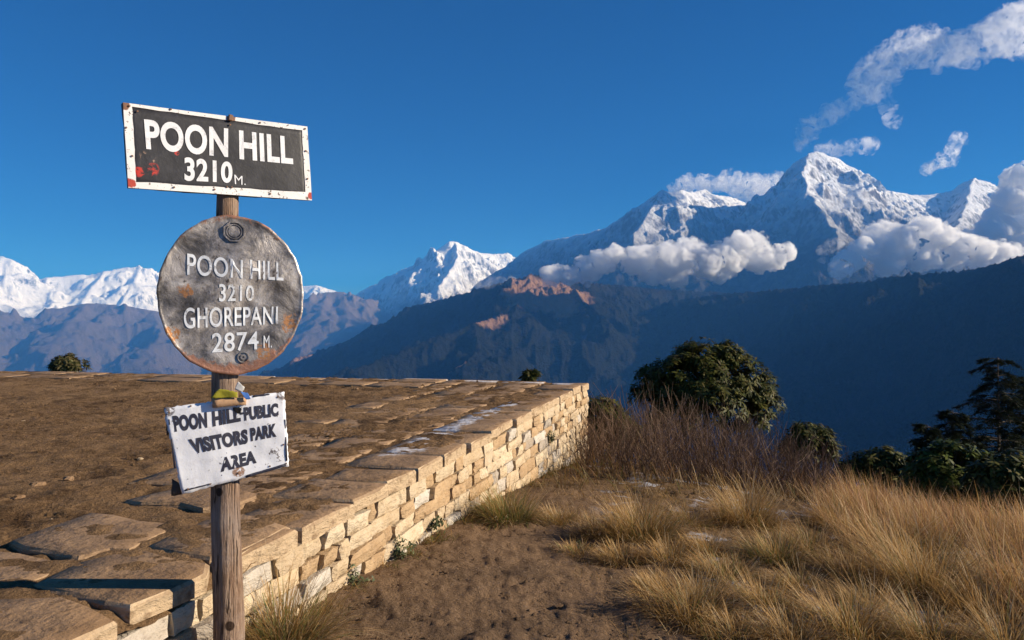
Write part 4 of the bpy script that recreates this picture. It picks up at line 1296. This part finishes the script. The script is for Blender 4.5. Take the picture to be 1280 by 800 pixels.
# ------------------------------------------------------------ bare twig thicket
def tube_rows(path, rad, sides=3):
    V = []; F = []
    n = len(path)
    for i, (p, r) in enumerate(zip(path, rad)):
        d = (path[min(i + 1, n - 1)] - path[max(i - 1, 0)]); d = d / (np.linalg.norm(d) + 1e-9)
        a = np.cross(d, [0.3, .9, .1]); a /= np.linalg.norm(a) + 1e-9; b = np.cross(d, a)
        for k in range(sides):
            th = 2 * math.pi * k / sides
            V.append(p + (a * math.cos(th) + b * math.sin(th)) * r)
    for i in range(n - 1):
        for k in range(sides):
            j = (k + 1) % sides
            F.append((i * sides + k, i * sides + j, (i + 1) * sides + j)); F.append((i * sides + k, (i + 1) * sides + j, (i + 1) * sides + k))
    return V, F
TWIG = m_attr('bare_twig', 0.7, 0.25)
TW_COL = np.array([[0.125, 0.072, 0.040], [0.19, 0.112, 0.065], [0.07, 0.042, 0.026], [0.31, 0.205, 0.13], [0.10, 0.06, 0.038]])
def thicket():
    rng = np.random.default_rng(81)
    VV, FF, CC = [], [], []; off = 0
    def add(path, rad, col):
        nonlocal off
        V, F = tube_rows(path, rad)
        VV.append(np.array(V)); FF.append(np.array(F) + off); CC.append(np.tile(col, (len(V), 1))); off += len(V)
    count = 0
    while count < 900:
        px = rng.uniform(728, 1075); 
        Y = rng.uniform(9.3, 13.2)
        x = (px - 640) / FPX * Y
        if x < 1.22 + (Y - 12.3) * .3 and Y > 9.0 and x < (Y - 3.588) * .2985 - 1.30: continue
        if x > .42 * Y: continue
        if px < 770 and Y < 10.0 and rng.random() < .7: continue
        count += 1
        z = gz(x, Y)
        edge = min(1, (px - 715) / 90) * min(1, (1100 - px) / 120)
        hgt = rng.uniform(.55, 1.12) * (.62 + .5 * edge) * (1.12 if Y > 11 else .85)
        lean = np.array([rng.normal(-.16, .22), rng.normal(-.02, .18)])
        p = np.array([x, Y, z - .03]); path = [p]; k = 5
        curl = rng.normal(0, .12, 2)
        for i in range(k):
            p = p + np.array([lean[0] * hgt / k + rng.normal(0, .018), lean[1] * hgt / k + rng.normal(0, .018), hgt / k])
            lean = lean + curl / k; path.append(p)
        r0 = rng.uniform(.0035, .0075)
        col = TW_COL[rng.integers(0, len(TW_COL))] * rng.uniform(.8, 1.25)
        add(path, [r0 * (1 - .13 * i) for i in range(k + 1)], col)
        for b in range(rng.integers(3, 7)):
            i = rng.integers(1, k); q = path[i]
            d = np.array([rng.normal(0, .5), rng.normal(0, .5), rng.uniform(.5, 1.0)]); L = rng.uniform(.12, .36)
            m = q + d * L * .5 + rng.normal(0, .015, 3)
            add([q, m, q + d * L * np.array([.85, .85, 1.1])], [r0 * .55, r0 * .45, r0 * .25], col * 1.1)
    me = np_mesh('bare_thicket', np.concatenate(VV), np.concatenate(FF), True, np.concatenate(CC))
    return tag(link('bare_thicket', me, TWIG), kind='stuff')
thicket()

# ------------------------------------------------------------ leafy bushes (leaves in whorls at the shoot ends)
LEAF = m_attr('leathery_leaf', 0.55, 0.16, 0.12)
BARK = m_paint('grey_brown_bark', (0.085, 0.062, 0.048), (0.13, 0.10, 0.08), 0.45, 0.6, 12, 0.9, dirt=(0.06, 0.045, 0.035))
def leaf_whorls(rng, pts, dirs, ll, lw, pal, per=9):
    n = len(pts)
    VV = np.zeros((n * per, 6, 3)); CC = np.zeros((n * per, 6, 3))
    ax = dirs / (np.linalg.norm(dirs, axis=1, keepdims=True) + 1e-9)
    a = np.cross(ax, np.tile([.31, .52, .8], (n, 1))); a /= np.linalg.norm(a, axis=1, keepdims=True) + 1e-9
    b = np.cross(ax, a)
    for k in range(per):
        th = 2 * math.pi * k / per + rng.uniform(-.35, .35, n)
        rad = a * np.cos(th)[:, None] + b * np.sin(th)[:, None]
        up = rng.uniform(-.35, .55, n)[:, None]
        d = rad + ax * up; d /= np.linalg.norm(d, axis=1, keepdims=True)
        L = (ll * rng.uniform(.7, 1.2, n))[:, None]; W = (lw * rng.uniform(.8, 1.2, n))[:, None]
        s = np.cross(d, ax); s /= np.linalg.norm(s, axis=1, keepdims=True) + 1e-9
        droop = np.zeros((n, 3)); droop[:, 2] = -1
        g = rng.uniform(.05, .38, n)[:, None] * L
        base = pts + rng.normal(0, .01, (n, 3))
        sl = slice(k * n, (k + 1) * n)
        m1 = base + d * L * .35 + droop * g * .15; m2 = base + d * L * .7 + droop * g * .5
        VV[sl, 0] = base; VV[sl, 1] = m1 - s * W * .5; VV[sl, 2] = m1 + s * W * .5
        VV[sl, 3] = m2 - s * W * .42; VV[sl, 4] = m2 + s * W * .42; VV[sl, 5] = base + d * L + droop * g
        c = pal[rng.integers(0, len(pal), n)] * rng.uniform(.7, 1.25, (n, 1))
        CC[sl] = c[:, None, :]
    T = np.array([[0, 1, 2], [1, 3, 4], [1, 4, 2], [3, 5, 4]])
    F = (np.arange(n * per)[:, None, None] * 6 + T[None]).reshape(-1, 3)
    return VV.reshape(-1, 3), F, CC.reshape(-1, 3)
RHODO = np.array([[0.038, 0.047, 0.008], [0.056, 0.062, 0.010], [0.026, 0.034, 0.007], [0.105, 0.095, 0.018], [0.070, 0.056, 0.014]])

def bush(lobes, Y, base_px, label, n_wh, ll=.13, lw=.036, pal=RHODO, seed=0, name='rhododendron_bush', cat='bush', group='leafy bushes on the brow', base_z=None, stems=True):
    """lobes: (pixel x, pixel y, radius px, depth offset m)"""
    rng = np.random.default_rng(seed + 500)
    mpp = Y / FPX
    b = P(base_px[0], base_px[1], Y)
    b.z = gz(b.x, b.y) - .05 if base_z is None else base_z
    C = []; Rr = []
    for (px, py, r, *dy) in lobes:
        c = P(px, py, Y); c.y += dy[0] if dy else rng.uniform(-.3, .3)
        C.append(np.array(c[:]) - np.array(b[:])); Rr.append(r * mpp)
    C = np.array(C); Rr = np.array(Rr)
    wts = Rr ** 2 / (Rr ** 2).sum()
    li = rng.choice(len(C), n_wh, p=wts)
    d = rng.normal(0, 1, (n_wh, 3)); d /= np.linalg.norm(d, axis=1, keepdims=True)
    d[:, 2] = np.where(d[:, 2] < -.35, -d[:, 2], d[:, 2])
    f = np.where(rng.random(n_wh) < .72, rng.uniform(.86, 1.08, n_wh), rng.uniform(.35, .86, n_wh))
    bump = 1 + .30 * perlin(d[:, 0] * 2.3 + li * 3.1, d[:, 1] * 2.3 + d[:, 2] * 1.9, seed)
    pts = C[li] + d * (Rr[li] * f * bump)[:, None]
    gap = perlin(pts[:, 0] * 2.1 / (mpp * 60), pts[:, 2] * 2.1 / (mpp * 60) + pts[:, 1], seed + 3)
    keep = gap > -.34
    pts, d = pts[keep], d[keep]
    dirs = d + np.array([0, 0, .55])
    V, F, Cc = leaf_whorls(rng, pts, dirs, ll, lw, pal)
    root = link(name, None, None, None, b)
    tag(root, label, cat, group)
    link('foliage', np_mesh('foliage', V, F, True, Cc), LEAF, root)
    if stems:
        for i in range(len(C)):
            VV = []; FF = []; off = 0
            p0 = np.array([rng.normal(0, .06), rng.normal(0, .06), 0.0]); p2 = C[i]
            mid = p0 * .5 + p2 * .5 + np.array([0, 0, -.12 * np.linalg.norm(p2)]) + rng.normal(0, .05, 3)
            path = [p0 * (1 - t) ** 2 + 2 * mid * t * (1 - t) + p2 * t * t for t in np.linspace(0, 1, 7)]
            r0 = .028 + .012 * Rr[i]
            Vt, Ft = tube_rows(path, [r0 * (1 - .7 * t) for t in np.linspace(0, 1, 7)], 5)
            VV.append(np.array(Vt)); FF.append(np.array(Ft) + off); off += len(Vt)
            for q in range(9):
                dd = rng.normal(0, 1, 3); dd[2] = abs(dd[2]); dd /= np.linalg.norm(dd)
                st = path[rng.integers(4, 7)]
                e = p2 + dd * Rr[i] * .95
                Vt, Ft = tube_rows([st, st * .5 + e * .5 + rng.normal(0, .03, 3), e], [r0 * .35, r0 * .25, r0 * .12], 3)
                VV.append(np.array(Vt)); FF.append(np.array(Ft) + off); off += len(Vt)
            link('branch', np_mesh('branch', np.concatenate(VV), np.concatenate(FF)), BARK, root)
    return root

bush([(880, 470, 42, 0), (845, 480, 38, -.2), (915, 478, 40, .1), (862, 455, 24, .2), (905, 452, 26, 0), (940, 495, 32, 0), (822, 492, 28, .1), (806, 498, 18, 0), (880, 505, 48, -.3), (935, 520, 36, -.1), (840, 522, 36, 0), (955, 505, 18, .1), (885, 446, 16, 0), (810, 470, 13, .1)],
     15.5, (880, 600), 'large round dark rhododendron bush standing above the bare thicket', 2300, seed=1)
bush([(748, 520, 26, 0), (770, 535, 24, 0), (755, 548, 30, .1), (785, 548, 20, .1), (742, 560, 24, 0)], 14.2, (765, 620), 'dark leafy bush squeezed against the far corner of the wall', 620, seed=2)
bush([(1003, 548, 20, 0), (1022, 552, 20, 0), (1008, 565, 26, 0), (1038, 566, 16, 0), (990, 565, 16, 0)], 15.0, (1010, 620), 'small dark bush just right of the thicket', 460, seed=3)
bush([(1085, 585, 20, 0), (1105, 582, 22, 0), (1125, 590, 20, 0), (1075, 600, 20, 0), (1110, 605, 24, 0), (1060, 590, 14, 0)], 14.0, (1100, 650), 'low dark bush behind the crest of the tall grass', 620, seed=4)
GREENER = np.array([[0.050, 0.072, 0.008], [0.080, 0.098, 0.012], [0.035, 0.050, 0.008], [0.05, 0.056, 0.012]])
bush([(1165, 590, 28, 0), (1190, 580, 28, 0), (1215, 595, 28, 0), (1180, 615, 34, -.2), (1150, 610, 22, 0), (1205, 620, 30, 0)], 12.5, (1180, 680), 'green leafed bush at the foot of the conifers', 900, .14, .042, GREENER, 5)
bush([(1240, 605, 30, 0), (1265, 600, 32, 0), (1285, 615, 32, 0), (1250, 630, 32, -.2), (1230, 640, 26, 0), (1275, 645, 30, 0), (1300, 590, 26, 0)], 11.5, (1260, 700), 'dark bush at the right edge of the picture below the tall conifer', 900, .14, .04, RHODO, 6)
LIGHTER = np.array([[0.09, 0.09, 0.03], [0.12, 0.11, 0.04], [0.06, 0.065, 0.022], [0.15, 0.12, 0.05]])
bush([(78, 456, 10, 0), (88, 453, 10, 0), (98, 458, 9, 0), (70, 459, 7, 0), (88, 462, 10, 0), (104, 461, 6, 0)], 20.5, (87, 475), 'small rounded bush beyond the far left rim of the terrace', 420, .13, .04, LIGHTER, 7)
bush([(660, 470, 6, 0), (670, 469, 6, 0), (665, 474, 7, 0)], 14.5, (665, 485), 'tiny tuft of leaves just beyond the terrace rim near its far corner', 90, .13, .035, RHODO, 8, stems=True)

# ------------------------------------------------------------ conifers
NEEDLE = m_attr('dark_needles', 0.6, 0.3, 0.1)
def conifer(px, top_py, Y, label, half_px, seed, base_px=None, trunk_r=.10):
    rng = np.random.default_rng(seed + 900)
    mpp = Y / FPX
    top = P(px, top_py, Y)
    b = Vector((top.x, Y, gz(top.x, Y) - .1))
    H = top.z - b.z
    root = link('conifer_tree', None, None, None, b)
    tag(root, label, 'tree', 'conifers on the slope')
    lean = rng.normal(0, .02, 2)
    tp = lambda t: np.array([lean[0] * H * t + .05 * math.sin(t * 5 + seed), lean[1] * H * t, H * t])
    path = [tp(t) for t in np.linspace(0, 1, 14)]
    V, F = tube_rows(path, [trunk_r * (1 - .93 * t) for t in np.linspace(0, 1, 14)], 8)
    link('trunk', np_mesh('trunk', np.array(V), np.array(F)), BARK, root)
    VV, FF, CC = [], [], []; off = 0
    BV, BF = [], []; boff = 0
    Rmax = half_px * mpp
    z_low = max(.06, 1 - 260 * mpp / H)
    nb = 120
    for i in range(nb):
        t = z_low + (1 - z_low) * (i / nb) ** .9
        t = min(t + rng.uniform(-.012, .012), .995)
        rel = (1 - t) / (1 - z_low)
        Lb = Rmax * min(1.0, .26 + 1.7 * rel ** .8) * rng.uniform(.6, 1.12)
        phi = i * 2.399 + rng.uniform(-.4, .4)
        dirh = np.array([math.cos(phi), math.sin(phi), 0])
        st = tp(t); rise = rng.uniform(.0, .35); sag = rng.uniform(.25, .6)
        bp = [st + dirh * Lb * f + np.array([0, 0, Lb * (rise * f - sag * f * f)]) for f in np.linspace(0, 1, 7)]
        Vt, Ft = tube_rows(bp, [.022 * (1 - .85 * f) * (Lb / Rmax + .3) for f in np.linspace(0, 1, 7)], 3)
        BV.append(np.array(Vt)); BF.append(np.array(Ft) + boff); boff += len(Vt)
        # flat sprays on both sides of the branch
        side = np.array([-dirh[1], dirh[0], 0])
        ns = int(14 + 34 * Lb / Rmax)
        for q in range(ns):
            f = rng.uniform(.22, 1.0)
            k = f * 6; k0 = min(int(k), 5); p = bp[k0] * (1 - (k - k0)) + bp[k0 + 1] * (k - k0)
            sl = rng.uniform(.10, .34) * (1.25 - .6 * f) * (.5 + .7 * Lb / Rmax)
            d = side * rng.choice([-1, 1]) * rng.uniform(.4, 1) + dirh * rng.uniform(.3, 1.0) + np.array([0, 0, rng.uniform(-.55, .25)])
            d /= np.linalg.norm(d)
            n_n = 7
            tt = np.linspace(.1, 1, n_n)
            for w in (-1, 1):
                base = p + d * (tt * sl)[:, None] + np.array([0, 0, -1]) * (tt ** 2 * sl * .25)[:, None]
                nd = d * .55 + np.cross(d, [0, 0, 1]) * w * .8 + rng.normal(0, .22, (n_n, 3))
                nl = rng.uniform(.06, .13, n_n)[:, None]
                wv = np.cross(nd, [0, .3, 1]); wv /= np.linalg.norm(wv, axis=1, keepdims=True) + 1e-9
                tri = np.stack([base - wv * .017, base + wv * .017, base + nd * nl], 1)
                VV.append(tri.reshape(-1, 3)); FF.append(np.arange(n_n * 3).reshape(-1, 3) + off); off += n_n * 3
                c = np.array([[.016, .028, .012], [.024, .036, .016], [.034, .040, .018]])[rng.integers(0, 3)] * rng.uniform(.8, 1.4)
                CC.append(np.tile(c, (n_n * 3, 1)))
    link('limbs', np_mesh('limbs', np.concatenate(BV), np.concatenate(BF)), BARK, root)
    link('crown', np_mesh('crown', np.concatenate(VV), np.concatenate(FF), True, np.concatenate(CC)), NEEDLE, root)
    return root
conifer(1252, 446, 22, 'tall dark conifer at the right edge of the picture', 62, 1, trunk_r=.13)
conifer(1188, 512, 20, 'shorter dark conifer left of the tall one', 52, 2)
conifer(1288, 470, 23, 'dark conifer cut off by the right edge behind the tall one', 55, 3)
conifer(1165, 530, 19, 'smallest dark conifer at the left end of the conifer group', 34, 4, trunk_r=.07)

# ------------------------------------------------------------ loose things on the terrace and the path
def pebble_mesh(seed, name='loose_stone'):
    rng = random.Random(seed)
    V = []; F = []
    n, m = 7, 4
    for j in range(m + 1):
        ph = math.pi * j / m - math.pi / 2
        for i in range(n):
            th = 2 * math.pi * i / n + (j % 2) * .4
            r = 1 + rng.uniform(-.22, .22)
            V.append((math.cos(ph) * math.cos(th) * r, math.cos(ph) * math.sin(th) * r * .8, (math.sin(ph) * .55 + .25) * (1 + rng.uniform(-.1, .1))))
    for j in range(m):
        for i in range(n):
            k = (i + 1) % n
            F.append((j * n + i, j * n + k, (j + 1) * n + k, (j + 1) * n + i))
    me = bpy.data.meshes.new(name); me.from_pydata(V, [], F); me.update()
    return me
peb = [pebble_mesh(i) for i in range(6)]
rp = random.Random(33)
clod_mat = m_stone('brown_clod', (0.30, 0.19, 0.105), (0.21, 0.125, 0.065), (0.14, 0.085, 0.045))
pale_mat = m_stone('pale_chip', (0.52, 0.40, 0.26), (0.42, 0.30, 0.18), (0.27, 0.18, 0.11))
def loose(px, py, size_px, label, group=None, mat=None):
    s, t = to_st(px, py)
    p = TP(s, t, -.012)
    o = link('loose_stone', rp.choice(peb), clod_mat, None, p)
    if 'pale' in label:
        o.material_slots[0].link = 'OBJECT'; o.material_slots[0].material = pale_mat
    k = size_px * p.y / FPX / 2
    o.scale = (k, k, k * rp.uniform(.7, 1.0)); o.rotation_euler = (0, 0, rp.uniform(0, 6))
    tag(o, label, 'stone', 'loose stones on the terrace dirt')
    return o
loose(47, 606, 22, 'largest loose stone, a flat brown lump lying on the terrace dirt at far left')
loose(86, 598, 16, 'brown clod right behind the largest loose stone on the terrace')
loose(24, 622, 16, 'brown clod in front of the largest loose stone, near the left edge')
loose(64, 649, 9, 'small pale stone lying beside the nearest big flagstone')
loose(175, 573, 8, 'pale stone lying in the open dirt left of the white board')
loose(29, 526, 6, 'small pale stone on the dirt near the left edge, farther back')
loose(143, 486, 6, 'small stone far back on the dirt under the round sign')
loose(446, 486, 6, 'small stone standing at the edge of the far flagstones')
loose(544, 532, 9, 'dark stone lying on the flagstones near the frost line')
for i in range(16):
    loose(rp.uniform(-20, 430), rp.uniform(485, 640), rp.uniform(2.5, 6), 'one of many tiny stones strewn over the terrace dirt')
# crumbs of soil, too many to count
def crumbs():
    rng = np.random.default_rng(44)
    n = 9000
    s = rng.uniform(-1.0, 9.0, n); t = 1.2 + 11 * rng.random(n) ** 1.4
    keep = fbm(s * .9, t * .9, 3, 45) > -.05
    s, t = s[keep], t[keep]; n = len(s)
    oc = np.array([[1, 0, 0], [0, 1, 0], [-1, 0, 0], [0, -1, 0], [0, 0, .8]])
    sz = rng.uniform(.005, .019, n) * (1 + (rng.random(n) < .06) * 1.2)
    ang = rng.random(n) * 6.28
    X = T_N.x + ES.x * s + ET.x * t; Y = T_N.y + ES.y * s + ET.y * t
    Z = T_N.z - (T_n.x * (X - T_N.x) + T_n.y * (Y - T_N.y)) - .012
    V = np.zeros((n, 5, 3))
    for k in range(5):
        j = rng.uniform(.6, 1.4, n)
        V[:, k, 0] = X + (oc[k, 0] * np.cos(ang) - oc[k, 1] * np.sin(ang)) * sz * j
        V[:, k, 1] = Y + (oc[k, 0] * np.sin(ang) + oc[k, 1] * np.cos(ang)) * sz * j
        V[:, k, 2] = Z + oc[k, 2] * sz * j + .004
    T = np.array([[0, 1, 4], [1, 2, 4], [2, 3, 4], [3, 0, 4]])
    F = (np.arange(n)[:, None, None] * 5 + T[None]).reshape(-1, 3)
    me = np_mesh('soil_crumbs', V.reshape(-1, 3), F, False)
    return tag(link('soil_crumbs', me, terrace.data.materials[0]), kind='stuff')
crumbs()
def path_crumbs():
    rng = np.random.default_rng(46)
    n = 7000
    X = rng.uniform(-1.4, 2.6, n); Y = rng.uniform(3.2, 8.8, n)
    keep = (fbm(X * 1.1, Y * 1.1, 3, 47) > -.1) & ((X - T_N.x) * ET.x + (Y - T_N.y) * ET.y < -.06)
    X, Y = X[keep], Y[keep]; n = len(X)
    oc = np.array([[1, 0, 0], [0, 1, 0], [-1, 0, 0], [0, -1, 0], [0, 0, .8]])
    sz = rng.uniform(.004, .014, n) * (1 + (rng.random(n) < .05) * 1.3); ang = rng.random(n) * 6.28
    Z = ground_z(X, Y) - .004
    V = np.zeros((n, 5, 3))
    for k in range(5):
        j = rng.uniform(.6, 1.4, n)
        V[:, k, 0] = X + (oc[k, 0] * np.cos(ang) - oc[k, 1] * np.sin(ang)) * sz * j
        V[:, k, 1] = Y + (oc[k, 0] * np.sin(ang) + oc[k, 1] * np.cos(ang)) * sz * j
        V[:, k, 2] = Z + oc[k, 2] * sz * j + .006
    T = np.array([[0, 1, 4], [1, 2, 4], [2, 3, 4], [3, 0, 4]])
    F = (np.arange(n)[:, None, None] * 5 + T[None]).reshape(-1, 3)
    return tag(link('soil_crumbs', np_mesh('soil_crumbs', V.reshape(-1, 3), F, False), ground.data.materials[0]), kind='stuff')
path_crumbs()
# small plants rooted in the wall joints
def wall_weed(px, py, label, seed):
    rng = np.random.default_rng(seed)
    r = ray(px, py); o = Vector((0, 0, EYE))
    k = (T_N - o).dot(ET) / r.dot(ET)
    p = o + r * k - ET * .015
    n = 26
    pts = rng.normal(0, .028, (n, 3)); pts[:, 2] *= 1.3
    pts -= np.array(ET[:]) * np.abs(rng.normal(.02, .015, (n, 1)))
    V, F, C = leaf_whorls(rng, pts, rng.normal(0, 1, (n, 3)) - np.array(ET[:]) * 1.5, .034, .013, np.array([[.10, .12, .06], [.16, .17, .09], [.07, .09, .04]]), 6)
    ob = link('wall_weed', np_mesh('wall_weed', V, F, True, C), LEAF, None, p)
    tag(ob, label, 'plant', 'weeds rooted in the wall')
wall_weed(541, 654, 'grey green weed growing from a joint in the near part of the wall', 1)
wall_weed(686, 547, 'dark weed growing high in the wall near its far end', 2)
wall_weed(436, 722, 'little weed at the foot of the near part of the wall', 3)
wall_weed(494, 684, 'small weed low in the wall above the green grass strip', 4)
# ------------------------------------------------------------ the air between the hills
hz = NT('haze_air')
hz.t.nodes.remove(hz.bsdf)
pv = hz.n('ShaderNodeVolumePrincipled')
pv.inputs['Color'].default_value = (0.10, 0.39, 1.0, 1)
pv.inputs['Density'].default_value = 3.0e-5
pv.inputs['Absorption Color'].default_value = (0.3, 0.3, 0.3, 1)
pv.inputs['Anisotropy'].default_value = 0.0
hz.l(pv.outputs[0], hz.out.inputs['Volume'])
def box_mesh(name, a, b):
    x0, y0, z0 = a; x1, y1, z1 = b
    V = [(x0, y0, z0), (x1, y0, z0), (x1, y1, z0), (x0, y1, z0), (x0, y0, z1), (x1, y0, z1), (x1, y1, z1), (x0, y1, z1)]
    F = [(0, 3, 2, 1), (4, 5, 6, 7), (0, 1, 5, 4), (1, 2, 6, 5), (2, 3, 7, 6), (3, 0, 4, 7)]
    return np_mesh(name, V, F, smooth=False)
haze = link('haze', box_mesh('haze', (-46000, -46000, VALLEY - 300), (46000, 46000, 4350)), hz.mat)
tag(haze, kind='stuff')
